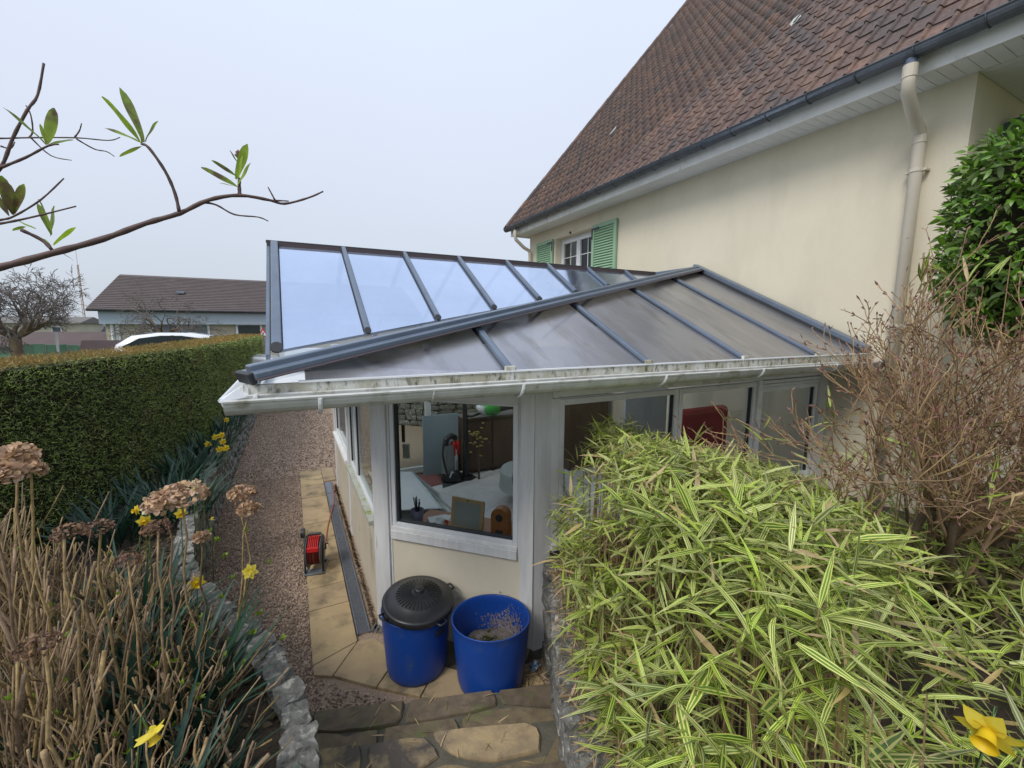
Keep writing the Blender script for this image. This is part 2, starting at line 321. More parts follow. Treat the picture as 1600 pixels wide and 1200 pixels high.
def TRS(loc, rot=(0,0,0), s=(1,1,1)):
    from mathutils import Euler
    return Matrix.Translation(loc) @ Euler(rot).to_matrix().to_4x4() @ Matrix.Diagonal((*s, 1))

# leaves: template quad strips baked through numpy --------------------------
def leaf_tpl(nseg=5, width=.12, droop=.25, fold=.25, tipp=1.0):
    v = []; uv = []
    for i in range(nseg+1):
        s = i/nseg; wd = width*math.sin(PI*min(1, .06+s*.94)**.75)**.9*.5 if s < 1 else .003
        z = -droop*s*s
        for a in (-1, 0, 1): v.append((a*wd, s, z+abs(a)*wd*fold)); uv.append(((a+1)/2, s))
    f = [(i*3+a, i*3+a+1, i*3+a+4, i*3+a+3) for i in range(nseg) for a in (0, 1)]
    return np.array(v), np.array(f), np.array(uv)
def bake(tpls, items):
    """items: list of (tpl index, 4x4 Matrix)"""
    V = []; F = []; U = []; n = 0
    for k, (tv, tf, tu) in enumerate(tpls):
        ms = [m for i, m in items if i == k]
        if not ms: continue
        A = np.array([[list(r) for r in m] for m in ms])
        vv = np.einsum('nij,kj->nki', A[:, :3, :3], tv) + A[:, None, :3, 3]
        ff = tf[None] + (np.arange(len(ms))*len(tv))[:, None, None] + n
        V.append(vv.reshape(-1, 3)); F.append(ff.reshape(-1, tf.shape[1])); U.append(np.tile(tu, (len(ms), 1))); n += len(ms)*len(tv)
    return np.concatenate(V), np.concatenate(F), np.concatenate(U)
CAMP = Vector((0, 0, 2.6))
def foliage(root, name, tpls, items, m_one, m_many, singles=300, stuffname=None, smooth=True):
    items = sorted(items, key=lambda it: (it[1].translation-CAMP).length / max(.01, it[1].col[1].xyz.length))
    mes = [mesh(name, v, f, m_one, smooth, u) for v, f, u in tpls] if singles else []
    for i, m in items[:singles]: place(name, mes[i], root, m)
    if items[singles:]:
        v, f, u = bake(tpls, items[singles:])
        place(stuffname or 'foliage', mesh(stuffname or 'foliage', v, f, m_many, smooth, u), root, kind='stuff')
def aim(loc, d, s, roll=0.):
    d = Vector(d).normalized(); x = d.cross(Vector((0, 0, 1)))
    x = x.normalized() if x.length > 1e-4 else Vector((1, 0, 0)); z = x.cross(d)
    m = Matrix((x, d, z)).transposed().to_4x4()
    return Matrix.Translation(loc) @ m @ Matrix.Rotation(roll, 4, 'Y') @ Matrix.Scale(s, 4)

# ============================================================ GROUND AND SETTING
b = MB(); b.add([(-900,-300,-.03),(900,-300,-.03),(900,1500,-.03),(-900,1500,-.03)], [(0,1,2,3)])
b.go('ground', M_['field'], kind='structure')
# raised field beyond the hedge (the land left of the path is higher)
b = MB(); b.prism([(-1.45,-4,0),(-1.45,30,0),(-60,90,0),(-60,-4,0)][::-1], (0,0,.62)); b.go('field_terrace', M_['field'], kind='structure')
b = MB()
nx, ny = 120, 170
v = []; f = []
xs = np.linspace(-1.02, 6.0, nx); ys = np.linspace(1.9, 24, ny)
for y in ys:
    for x in xs: v.append((x, y, .006*noise.noise((x*3, y*3, 0))))
f = [(j*nx+i, j*nx+i+1, (j+1)*nx+i+1, (j+1)*nx+i) for j in range(ny-1) for i in range(nx-1)]
place('gravel_path', mesh('gravel_path', v, f, M_['gravel'], True), kind='structure')
# loose pebbles: real geometry
pt = []
for s in range(4):
    v_, f_ = rough_box(40+s, 1, 1, 1, .3); q = np.array(v_); tri = []
    pt.append((q, np.array(f_), np.zeros((len(q), 2))))
items = []
for _ in range(60000):
    y = 2.5 + 12.5*R.random()**1.6; x = R.uniform(-1.0, .02) if R.random() < .82 else R.uniform(-.2, .95)
    if x > 0 and y > 3.2-x*.98 and y < 8.2: continue
    s = R.uniform(.007, .016)*(1 if y < 8 else 1.6)
    items.append((R.randrange(4), TRS((x, y, .004+s*.2), (R.uniform(0,6), R.uniform(0,6), R.uniform(0,6)), (s*1.3, s, s*.8))))
v, f, u = bake(pt, items)
place('gravel', mesh('gravel', v, f, M_['pebble']), kind='stuff')

# beds ------------------------------------------------------------------
LW = [(-.98,26),(-1.0,12),(-1.02,9),(-1.03,7.3),(-.97,5.8),(-.93,4.9),(-.86,4.2),(-.72,3.65),(-.50,3.22),(-.30,2.85),(-.15,2.50),(-.05,2.18),(-.02,1.80),(-.04,1.3),(-.1,.6),(-.2,-.6)]
WT = .74
b = MB(); poly = [(x-.075, y, 0) for x, y in LW] + [(-3.2,-.6,0),(-3.2,26,0)]
b.prism(poly, (0,0,.655)); b.go('flower_bed', M_['soil'], kind='structure')
RW = [(1.60,2.56),(1.52,2.30),(1.36,2.02),(1.20,1.75),(1.06,1.48),(.96,1.2),(.88,.9),(.82,.5),(.8,-.6)]
b = MB(); b.prism([(x+.1, y, 0) for x, y in RW] + [(9,-.6,0),(9,1.72,0),(5.28,1.72,0),(5.28,2.56,0)], (0,0,.80)); b.go('planting_bed', M_['soil'], kind='structure')

def poly_at(P, s):
    for (x0, y0), (x1, y1) in zip(P, P[1:]):
        l = math.hypot(x1-x0, y1-y0)
        if s <= l: return (x0+(x1-x0)*s/l, y0+(y1-y0)*s/l, math.atan2(y1-y0, x1-x0))
        s -= l
    return (P[-1][0], P[-1][1], math.atan2(P[-1][1]-P[-2][1], P[-1][0]-P[-2][0]))
def plen(P): return sum(math.hypot(b[0]-a[0], b[1]-a[1]) for a, b in zip(P, P[1:]))
def stone_wall(name, P, top, label, side, cs, courses, fs, cap_w=.24, maxn=300, coping=True, thick=.2, m='stone', flat=False):
    root = thing(name, (P[len(P)//2][0], P[len(P)//2][1], 0), label, 'wall')
    L = plen(P); core = MB()
    for (x0, y0), (x1, y1) in zip(P, P[1:]):
        d = Vector((x1-x0, y1-y0, 0)).normalized(); n = Vector((-d.y, d.x, 0))*side
        a = Vector((x0, y0, 0)); bb = Vector((x1, y1, 0))
        core.prism([a-n*.035, bb-n*.035, bb-n*thick, a-n*thick], (0,0,top-.05))
    core.go('mortar_core', M_['mortar'], root)
    pieces = []
    s = 0
    if coping:
        while s < L:
            x, y, an = poly_at(P, s); dist = math.hypot(x, y)
            w = cs*R.uniform(.8, 1.3)*(1 if dist < 6 else 1.5 if dist < 12 else 3.)
            x, y, an = poly_at(P, s+w/2); n = Vector((-math.sin(an), math.cos(an), 0))*side
            pieces.append((dist-100, TRS((x-n.x*(cap_w/2-.03), y-n.y*(cap_w/2-.03), top-.03+R.uniform(-.012, .012)), (R.uniform(-.10,.10), R.uniform(-.12,.12), an+R.uniform(-.14,.14)), (w*.91, cap_w*R.uniform(.85,1.15), .11*R.uniform(.8,1.25)))))
            s += w
    h = (top-.07 if coping else top)/courses
    for c in range(courses):
        s = R.uniform(-.1, 0)
        while s < L:
            x, y, an = poly_at(P, max(0, s)); dist = math.hypot(x, y)
            w = fs*R.uniform(.6, 1.5)*(1 if dist < 5 else 1.35 if dist < 9 else 2.6)
            x, y, an = poly_at(P, max(0, s+w/2)); n = Vector((-math.sin(an), math.cos(an), 0))*side
            pieces.append((dist+2, TRS((x-n.x*.05+R.uniform(-.008,.008), y-n.y*.05, (c+.5)*h+R.uniform(-.01,.01)), (R.uniform(-.06,.06), R.uniform(-.06,.06), an+R.uniform(-.06,.06)), (w*.96, .13, h*R.uniform(.85,1.02)))))
            s += w
    pieces.sort(key=lambda t: t[0])
    for i, (d, M) in enumerate(pieces[:maxn]): place('coping_stone' if d < -50 else 'stone', (CPM if d < -50 else STM)[i % 8], root, M)
    if pieces[maxn:]:
        tp = [(np.array(v), np.array(f), np.zeros((len(v), 2))) for v, f in STV]
        v, f, u = bake(tp, [(i % 8, M) for i, (d, M) in enumerate(pieces[maxn:])])
        place('distant_stones', mesh('distant_stones', v, f, M_['stone']), root, kind='stuff')
    return root
stone_wall('retaining_wall', LW, WT, 'low grey stone retaining wall curving beside the gravel path on the left', 1, .145, 7, .17, cap_w=.145, thick=.105)
stone_wall('retaining_wall', RW, .86, 'grey stone retaining wall on the right of the steps under the bamboo', -1, .2, 5, .24)
# masonry wall beyond the conservatory, seen through its windows
stone_wall('block_wall', [(1.9,11.6),(3.2,10.4),(8.5,9.6)], 1.6, 'pale squared stone garden wall beyond the conservatory seen through its glass', -1, .3, 11, .12, coping=False)

# steps -----------------------------------------------------------------
def flag(cx, pts, z0, z1, m, root, seed):
    rr = random.Random(seed); c = Vector((sum(p[0] for p in pts)/len(pts), sum(p[1] for p in pts)/len(pts), 0))
    pp = []
    for i, p in enumerate(pts):
        q = Vector((*p, 0)); q2 = Vector((*pts[(i+1) % len(pts)], 0))
        for t in (0, .33, .67):
            r_ = q.lerp(q2, t); r_ = r_ + (c-r_).normalized()*(.009 + (0 if t else .012)+rr.uniform(0, .008)); pp.append(r_)
    b = MB(); k = len(pp)
    v = [(p.x, p.y, z0) for p in pp] + [(p.x, p.y, z1-.012) for p in pp] + [(p.x+(c.x-p.x)*.04, p.y+(c.y-p.y)*.04, z1+rr.uniform(-.004,.004)) for p in pp] + [(c.x, c.y, z1)]
    f = [(i, (i+1) % k, (i+1) % k+k, i+k) for i in range(k)] + [(i+k, (i+1) % k+k, (i+1) % k+2*k, i+2*k) for i in range(k)] + [(i+2*k, (i+1) % k+2*k, 3*k) for i in range(k)]
    b.add(v, f); return b.go('flagstone', m, root)
steps = thing('garden_steps', (.6,2.2,0), 'broad stone garden steps of irregular damp flagstones leading down to the path', 'steps')
ex = Vector((.945,-.327,0)); ey = Vector((.327,.945,0)); o0 = Vector((-.04,2.74,0))
def SP(a, bq):
    a = max(a, (.01-.327*bq)/.945); p = o0+ex*a+ey*bq; return (p.x, p.y)
zs = [.16,.33,.50,.67,.84]
dep = [0,-.41,-.80,-1.2,-1.6,-2.1]
for i in range(5):
    c = MB(); q = [SP(-.02,dep[i]-.012), SP(-.02,dep[i+1]-.1), SP(1.62,dep[i+1]-.1), SP(1.62,dep[i]-.012)]
    c.prism([(x, y, 0) for x, y in q], (0,0,zs[i]-.018)); c.go('step_bed', M_['mortar'], steps)
d0, d1, d2, d3 = dep[:4]
L1 = [[(0,d0),(.62,d0),(.60,d0-.17),(.28,d0-.19),(0,d0-.15)],[(.62,d0),(1.2,d0+.0),(1.22,d0-.12),(.95,d0-.17),(.60,d0-.17)],[(1.2,d0),(1.6,d0),(1.6,d0-.2),(1.22,d0-.12)],
      [(0,d0-.15),(.28,d0-.19),(.48,d0-.18),(.5,d1-.06),(0,d1-.06)],[(.48,d0-.18),(.60,d0-.17),(.95,d0-.17),(.98,d0-.3),(.8,d1-.06),(.5,d1-.06)],[(.95,d0-.17),(1.22,d0-.12),(1.6,d0-.2),(1.6,d1-.06),(.8,d1-.06),(.98,d0-.3)]]
for k, p in enumerate(L1): flag(0, [SP(*q) for q in p], .10, .163, M_['stepst'], steps, k)
L2 = [[(0,d1),(.42,d1),(.46,d1-.2),(.40,d2-.06),(0,d2-.06)],[(.44,d1-.04),(.60,d1),(.78,d1-.02),(.86,d1-.15),(.66,d1-.25),(.5,d1-.22)],[(.78,d1),(1.30,d1+.0),(1.42,d1-.06),(1.4,d1-.2),(1.1,d1-.23),(.88,d1-.14)],
      [(.46,d1-.23),(.66,d1-.27),(.74,d2-.06),(.40,d2-.06)],[(.66,d1-.27),(.87,d1-.17),(1.1,d1-.25),(1.15,d2-.06),(.74,d2-.06)],[(1.1,d1-.25),(1.42,d1-.21),(1.6,d1),(1.6,d2-.06),(1.15,d2-.06)]]
for k, p in enumerate(L2): flag(0, [SP(*q) for q in p], .25, .333, M_['stepy'] if k in (0,1,2,4) else M_['stepst'], steps, 20+k)
for i in (2,3,4):
    for k in range(4):
        a0 = k*.4
        flag(0, [SP(a0,dep[i]),SP(a0+.4,dep[i]),SP(a0+.4,dep[i+1]-.06),SP(a0,dep[i+1]-.06)], zs[i]-.07, zs[i]+.004, M_['stepst'], steps, 50+i*5+k)

# sandstone slabs ---------------------------------------------------------
path = thing('slab_path', (.2,5,0), 'strip of buff sandstone paving slabs along the conservatory wall', 'paving')
def slab(pts, k):
    c = Vector((sum(p[0] for p in pts)/len(pts), sum(p[1] for p in pts)/len(pts), 0)); pp = []
    for p in pts:
        q = Vector((*p, 0)); q += (c-q).normalized()*.006; pp.append((q.x, q.y, -.02))
    b = MB(); b.prism(pp, (0,0,.042+.004*R.random())); o = b.go('slab', M_['slab'], path); bevel(o, .004, 2)
ysl = [3.19,4.0,4.36,4.83,5.35,5.9,6.38,6.85,7.4,7.85]
xd = lambda y: .345
for k, (a, c) in enumerate(zip(ysl, ysl[1:])):
    if k == 0: slab([(0,3.30),(.345,3.42),(.345,c),(0,c)], k)
    else: slab([(0,a),(xd(a),a),(xd(c),c),(0,c)], k)
slab([(0,7.85),(.345,7.85),(.345,8.2),(0,8.2)], 10); slab([(.345,7.5),(.54,7.5),(.54,8.2),(.345,8.2)], 11)
slab([(0,3.30),(.345,3.42),(.13,3.13),(0,3.20)], 12)
slab([(.13,3.13),(.345,3.42),(.47,3.40),(.62,3.12),(.40,2.88)], 13)
slab([(.40,2.88),(.62,3.12),(.86,2.88),(.66,2.66)], 14); slab([(.66,2.66),(.86,2.88),(1.12,2.62),(.92,2.47)], 15); slab([(.92,2.47),(1.12,2.62),(1.5,2.55),(1.5,2.3)], 16)

# drain ------------------------------------------------------------------
dr = thing('drain_channel', (.40,5,0), 'narrow galvanised slotted drain channel beside the conservatory wall', 'drain')
b = MB(); b.box((.352,3.50,-.02),(.362,7.45,.026)); b.box((.448,3.50,-.02),(.458,7.45,.026)); b.box((.362,3.50,-.03),(.448,7.45,-.006)); b.go('channel_frame', M_['grate'], dr)
gm = MB().box((-.043,-.004,-.003),(.043,.004,.003)); gm = mesh('grate_bar', gm.v, gm.f, M_['grate'])
y = 3.51; n = 0
while y < 6.4:
    place('grate_bar', gm, dr, TRS((.405, y, .018))); y += .0165 if y < 4.8 else .02; n += 1
for a, c in ((6.42,6.9),(6.92,7.44)): bevel(MB().box((.363,a,.004),(.447,c,.02)).go('cover_plate', M_['grate'], dr), .003)
b = MB()
for k in range(7):
    p = Vector((.46+.028*k, 3.49-.026*k*.9, .02)); b.beam(p, p+Vector((.05,.075,0)), .010, .008)
b.go('corner_grate', M_['grate'], dr)
b = MB()
for i in range(2600):
    y = R.uniform(3.5,7.3); x = R.gauss(.505,.012); s = R.uniform(.004,.012); b.add([(x-s,y,.01),(x,y-s,.012+s*R.random()),(x+s,y+s*.3,.01)], [(0,1,2)])
b.go('moss', mat('moss', (.045,.05,.012),(.07,.06,.03), sc_=30, isl=.4, rough=1), kind='stuff')

# ============================================================ HOUSE
HX = 5.3
house = thing('house', (8,3,0), 'cream rendered house with steep brown tiled roof and pale green shutters', 'house')
b = MB()
# west wall with a real window opening (Y 6.90-8.22, Z 3.35-4.49)
def wallx(x0, x1, rects):
    for y0, y1, z0, z1 in rects: b.box((x0,y0,z0),(x1,y1,z1))
wallx(HX, HX+.3, [(1.70,6.90,0,4.76),(6.90,8.22,0,3.35),(6.90,8.22,4.49,4.76),(8.22,9.36,0,4.76)])
b.box((HX+.3,1.70,0),(12.5,2.0,4.76)); b.box((HX+.3,9.06,0),(16.5,9.36,4.76)); b.box((12.2,-4,0),(12.5,1.70,4.76)); b.box((16.2,2.0,0),(16.5,9.06,4.76))
b.go('wall', M_['render'], house)
# gable above the far wall
MB().prism([(HX+.05,9.1,4.78),(16.5,9.1,4.78),(11.0,9.1,11.6)], (0,.2,0)).go('gable_wall', M_['render'], house)
# dark plate behind the window, the room's dimness put into its colour
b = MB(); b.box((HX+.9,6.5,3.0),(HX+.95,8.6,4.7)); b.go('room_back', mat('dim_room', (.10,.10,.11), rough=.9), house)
# window: frame, casements, glazing bars, panes
wf = MB(); xw = HX+.16
def fr(mb, x, y0, y1, z0, z1, w, d=.05):
    mb.box((x,y0,z0),(x+d,y0+w,z1)); mb.box((x,y1-w,z0),(x+d,y1,z1)); mb.box((x,y0+w,z0),(x+d,y1-w,z0+w)); mb.box((x,y0+w,z1-w),(x+d,y1-w,z1))
fr(wf, xw, 6.90, 8.22, 3.35, 4.49, .06, .08); win = wf.go('window', M_['pvclean'], house)
for y0, y1 in ((6.965,7.555),(7.565,8.155)):
    f2 = MB(); fr(f2, xw-.02, y0, y1, 3.415, 4.425, .055, .05); f2.go('casement', M_['pvclean'], win)
    g = MB(); ym = (y0+y1)/2
    g.box((xw+.0,ym-.008,3.47),(xw+.012,ym+.008,4.37))
    for zz in (3.77,4.07): g.box((xw-.003,y0+.055,zz-.008),(xw+.010,y1-.055,zz+.008))
    g.go('glazing_bar', M_['pvclean'], win)
    MB().box((xw+.015,y0+.055,3.47),(xw+.02,y1-.055,4.37)).go('pane', M_['glass'], win)
MB().box((xw+.10,6.98,3.42),(xw+.11,7.28,4.42)).go('net_curtain', mat('net_curtain', (.42,.44,.48), sc_=40, rough=.9), win)
MB().box((xw+.10,7.60,3.42),(xw+.11,7.82,4.42)).go('net_curtain', bpy.data.materials['net_curtain'], win)
MB().box((HX-.04,6.86,3.28),(HX+.16,8.26,3.348)).go('window_sill', M_['render'], house)
def shutter(y0, y1, hinge):
    s = MB(); x0, x1 = HX-.055, HX-.02
    s.box((x0,y0,3.33),(x1,y0+.07,4.50)); s.box((x0,y1-.07,3.33),(x1,y1,4.50)); s.box((x0,y0+.07,4.43),(x1,y1-.07,4.50)); s.box((x0,y0+.07,3.33),(x1,y1-.07,3.42))
    s.box((x1-.008,y0+.07,3.42),(x1-.004,y1-.07,4.43))
    o = s.go('shutter', M_['shutter'], house)
    sm = MB(); sm.box((-.016,y0+.072,-.003),(.014,y1-.072,.003), None); me = mesh('louvre', sm.v, sm.f, M_['shutter'])
    for k in range(21):
        z = 3.44+k*.0475
        place('louvre', me, o, Matrix.Translation((x0+.016,0,z+.012)) @ Matrix.Rotation(math.radians(-58), 4, 'Y') @ Matrix.Diagonal((1.35,1,1.4,1)))
    yh = y1 if hinge > 0 else y0; d = -hinge
    for z in (4.36,3.5):
        h = MB(); h.box((x0-.008,min(yh,yh+d*.22),z+.05),(x0-.001,max(yh,yh+d*.22),z+.085)); h.box((x0-.008,min(yh,yh+d*.035),z-.12),(x0-.001,max(yh,yh+d*.035),z+.0499))
        h.go('hinge_strap', M_['black'], o)
    return o
shutter(6.17, 6.87, 1); shutter(8.27, 8.98, -1)
MB().box((HX-.03,7.63,4.50),(HX,7.66,4.54)).go('shutter_hook', M_['black'], house)
# porch-side shutter standing out of the recessed wall
b = MB()
for k in range(4): b.box((6.0+k*.085,1.60,3.3),(6.075+k*.085,1.66,4.50+.015*(k%2)))
b.box((5.93,1.62,3.3),(5.985,1.68,4.46)); b.go('porch_shutter', mat('dark_green_paint', (.05,.10,.075), rough=.5), house, label='dark green board shutter on the recessed porch wall')

# eaves: fascia, soffit slats
MB().box((4.90,-4.0,4.735),(4.925,9.60,4.905)).go('fascia_board', M_['white'], house)
MB().prism([(4.925,9.50,4.735),(HX+.3,9.50,4.735),(HX+.3,9.50,5.3),(4.925,9.50,4.905)], (0,.06,0)).go('fascia_return', M_['white'], house)
sm = MB().box((4.927,-.0455,-.006),(HX-.002,.0455,.006)); sm = mesh('soffit_slat', sm.v, sm.f, M_['pvclean'])
for k in range(140):
    place('soffit_slat', sm, house, Matrix.Translation((0, 9.50-.0955*k-.05, 4.752)))
sm2 = MB().box((-.045,-4.0,-.006),(.045,1.695,.006)); sm2 = mesh('soffit_slat', sm2.v, sm2.f, M_['pvclean'])
for k in range(26): place('soffit_slat', sm2, house, Matrix.Translation((HX+.05+.094*k, 0, 4.752)))
MB().box((7.80,-4,4.735),(7.83,1.695,4.905)).go('fascia_board', M_['white'], house)

# the tiled slope: single tiles
sx, sz = .647, .763; ex_, wid = .24, .175
def tile_mesh():
    prof = [(0,.003),(.008,.025),(.022,.038),(.038,.025),(.046,.004),(.120,.001),(.178,.003)]
    n = len(prof); L = ex_+.03; v = []
    for s, lift in ((0, .015), (L, .0)):
        for y, h in prof: v.append((s, y, h+lift))
    for y, h in prof: v.append((0, y, 0))
    f = [(i, i+1, n+i+1, n+i) for i in range(n-1)] + [(2*n+i, 2*n+i+1, i+1, i) for i in range(n-1)] + [(2*n, 0, n), (n-1, 3*n-1, 2*n-1)]
    return v, f
tv, tf = tile_mesh()
# tile frame: x up the slope, y towards -Y, z out of the roof
Bt = Matrix(((sx,0,-sz),(0,1,0),(sz,0,sx))).to_4x4()
tme = mesh('roof_tile', tv, tf, M_['tile'])
E0 = Vector((4.80, 0, 4.925)); tiles = []
for r_ in range(39):
    for c in range(64):
        y = 9.61-wid*(c+1)
        if y < -1.6: continue
        p = E0 + Vector((sx, 0, sz))*ex_*r_; p.y = y
        tiles.append(((p-CAMP).length + (40 if y < .9 else 0), Matrix.Translation(p+Vector((R.uniform(-.002,.002), R.uniform(-.003,.003), R.uniform(-.002,.003)))) @ Bt @ Matrix.Rotation(R.uniform(-.004,.004), 4, 'Z')))
tiles.sort(key=lambda t: t[0])
for d, m in tiles[:300]: place('roof_tile', tme, house, m)
tri = [q for q in tf if len(q) == 4] + [(a, b_, c, c) for a, b_, c in [q for q in tf if len(q) == 3]]
quads = np.array([q for q in tf if len(q) == 4])
v, f, u = bake([(np.array(tv), quads, np.zeros((len(tv), 2)))], [(0, m) for d, m in tiles[300:]])
place('upper_roof_tiles', mesh('upper_roof_tiles', v, f, M_['tile']), house, kind='stuff')
# roof body under the tiles, ridge, other slope
MB().prism([(4.9,0,4.94),(11.05,0,12.19),(17.2,0,4.94),(17.2,0,4.80),(11.05,0,11.98),(5.0,0,4.90)], (0,9.55,0)).go('roof_deck', M_['tile'], house)
MB().prism([(4.9,-4,4.94),(11.05,-4,12.19),(17.2,-4,4.94),(17.2,-4,4.80),(11.05,-4,11.98),(5.0,-4,4.90)], (0,4,0)).go('roof_deck', M_['tile'], house)
b = MB()
for k in range(27):
    y0 = 9.62-.42*k
    b.tube([(11.02,y0,12.22),(11.02,y0-.43,12.25)], [.11,.12], 8)
b.go('ridge_tiles', M_['tile'], house, kind='stuff')
vm_ = MB()
vm_.tube([(0,0,0),(.43,0,.0)], [.045,.052], 8)
vme = mesh('verge_tile', vm_.v, vm_.f, M_['tile'])
for k in range(22):
    p = E0+Vector((sx,0,sz))*.42*k; p.y = 9.625
    place('verge_tile', vme, house, Matrix.Translation(p+Vector((-.02,0,.03))) @ Bt)
# pale lead patches among the tiles
def patch(y, s, l, w_):
    p = E0+Vector((sx,0,sz))*s; p.y = y
    v = [(0,0,.036),(l*.35,w_*.5,.037),(l*.8,w_*.55,.034),(l,0,.034),(l*.6,-w_*.45,.034),(l*.2,-w_*.3,.036)]; v += [(a, b_, .028) for a, b_, c in v]
    f = [tuple(range(6)), tuple(range(11,5,-1))]+[(i, i+6, (i+1)%6+6, (i+1)%6) for i in range(6)]
    place('pale_flashing_patch', mesh('pale_flashing_patch', v, f, mat('pale_lead', (.50,.52,.50), (.35,.37,.35), sc_=20, rough=.6)), house, Matrix.Translation(p) @ Bt)

# zinc gutter on the house eave
def half_gutter(mb, a, c, r, n=9, t=.004, lip=.008):
    a = Vector(a); c = Vector(c); d = (c-a).normalized(); s = d.cross(Vector((0,0,1))).normalized()
    k = n+1; v = []
    for p in (a, c):
        for rr_ in (r, r-t):
            for i in range(k):
                an = PI + PI*i/n; v.append(p + s*math.cos(an)*rr_ + Vector((0,0,1))*math.sin(an)*rr_)
    f = []
    for i in range(k-1):
        f += [(i, i+1, 2*k+i+1, 2*k+i), (k+i+1, k+i, 3*k+i, 3*k+i+1), (i+1, i, k+i, k+i+1), (2*k+i, 2*k+i+1, 3*k+i+1, 3*k+i)]
    for i in (0, k-1): f.append((i, 2*k+i, 3*k+i, k+i))
    mb.add(v, f)
    for sgn in (-1, 1): mb.tube([a+s*sgn*r, c+s*sgn*r], lip, 6)
b = MB(); half_gutter(b, (4.80,-4,4.915), (4.80,9.66,4.915), .072); g = b.go('gutter', M_['zinc'], house, smooth=False)
for k in range(28):
    y = 9.5-k*.42; q = MB()
    q.tube([(4.80+.075*math.cos(PI+PI*i/8), y, 4.915+.075*math.sin(PI+PI*i/8)) for i in range(9)], .007, 5); q.go('gutter_joint' if k % 4 == 0 else 'gutter_bracket', M_['zinc'], g)
MB().lathe([(.0,-.003),(.072,-.003),(.072,.003),(.0,.003)], n=20, M=Matrix.Translation((4.80,9.665,4.915)) @ Matrix.Rotation(PI/2, 4, 'X') ).go('gutter_end', M_['zinc'], g)
def downpipe(y, r, k):
    q = MB(); q.tube([(4.80,y,4.85),(4.80,y,4.76)], r*.82, 14); o = q.go('downpipe_outlet', mat('blue_grey_outlet', (.10,.13,.19), rough=.5), house)
    q = MB(); q.tube([(4.80,y,4.80),(4.80,y,4.66),(4.825,y+.01,4.60),(5.05,y+.03,4.44),(5.20,y+.04,4.38),(5.225,y+.04,4.31),(5.225,y+.04,.8)], r, 16); o = q.go('downpipe', M_['downpipe'], house, smooth=True)
    for z0, z1 in ((4.70,4.80),(4.27,4.34)): MB().tube([((4.80 if z0 > 4.5 else 5.225), y+(.0 if z0 > 4.5 else .04), z0), ((4.80 if z0 > 4.5 else 5.225), y+(.0 if z0 > 4.5 else .04), z1)], r*1.1, 16).go('pipe_collar', M_['downpipe'], o)
    for z in (4.02,2.6):
        q = MB(); q.tube([(5.225,y+.04,z),(5.225,y+.04,z+.03)], r*1.12, 16); q.box((5.22,y+.04-r-.03,z+.005),(5.30,y+.04-r,z+.025)); q.box((5.22,y+.04+r,z+.005),(5.30,y+.04+r+.03,z+.025)); q.go('pipe_clip', M_['downpipe'], o)
downpipe(1.97, .048, 0); downpipe(9.18, .04, 1)

# ============================================================ CONSERVATORY
con = thing('conservatory', (2.8,4.5,0), 'white posted conservatory with slate blue framed glass roof built against the cream house', 'conservatory')
EZ = 2.345                                              # eave of the roof panels
A = Vector((-.20,2.25,EZ)); AP = Vector((5.28,4.40,3.40)); Bc = Vector((5.28,2.25,EZ))
VL = Vector((-.12,3.50,2.411)); VR = Vector((5.28,5.06,3.385)); RL = Vector((-.157,5.15,3.42)); RR = Vector((5.28,5.15,3.42))
def slab3(poly, th=.02):
    poly = [Vector(p) for p in poly]; n = (poly[1]-poly[0]).cross(poly[2]-poly[0]).normalized()
    if n.z < 0: n = -n
    return poly, n, th
def zP1(y): return EZ+(AP.z-EZ)*(y-2.25)/(AP.y-2.25)
def yh(x): return A.y+(AP.y-A.y)*(x-A.x)/(AP.x-A.x)     # hip in plan
RX = [-.20,1.13,2.22,3.27,4.32,5.28]
ylow = 2.235
for i in range(5):
    x0, x1 = RX[i], RX[i+1]
    if i == 0: poly = [(x0+.25,ylow,zP1(ylow)),(x1,ylow,zP1(ylow)),(x1,yh(x1),zP1(yh(x1))),(x0+.25,yh(x0+.25),zP1(yh(x0+.25)))]
    else: poly = [(x0,ylow,zP1(ylow)),(x1,ylow,zP1(ylow)),(x1,yh(x1),zP1(yh(x1))),(x0,yh(x0),zP1(yh(x0)))]
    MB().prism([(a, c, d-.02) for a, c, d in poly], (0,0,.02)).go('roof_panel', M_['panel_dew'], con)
def zP2(y): return VL.z + (RL.z-VL.z)*(y-VL.y)/(RL.y-VL.y)
def yv(x): t = (x-VL.x)/(VR.x-VL.x); return VL.y+(VR.y-VL.y)*t
RX2 = [-.095,.567,1.23,1.895,2.555,3.19,3.86,4.56,5.28]
RY = 5.15
for i in range(8):
    x0, x1 = RX2[i], RX2[i+1]
    poly = [(x0,yv(x0),zP2(yv(x0))),(x1,yv(x1),zP2(yv(x1))),(x1,RY,zP2(RY)),(x0,RY,zP2(RY))]
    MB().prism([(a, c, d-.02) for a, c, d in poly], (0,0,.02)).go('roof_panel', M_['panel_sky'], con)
# rear slope, falling away from the ridge
MB().prism([(-.14,RY,3.40),(5.28,RY,3.40),(5.28,7.5,2.30),(-.14,7.5,2.30)], (0,0,.02)).go('roof_panel', M_['panel_clear'], con)
for x in RX2[1:-1]: MB().beam((x,RY,3.44),(x,7.5,2.34), .055, .03, up=(0,.5,1)).go('rafter_cap', M_['ral'], con)
# low left slope between hip and valley
MB().prism([(A.x,A.y,A.z-.03),(AP.x,AP.y,AP.z-.03),(VR.x,VR.y,VR.z-.03),(VL.x,VL.y,VL.z-.03)], (0,0,.02)).go('roof_panel', M_['panel_clear'], con)
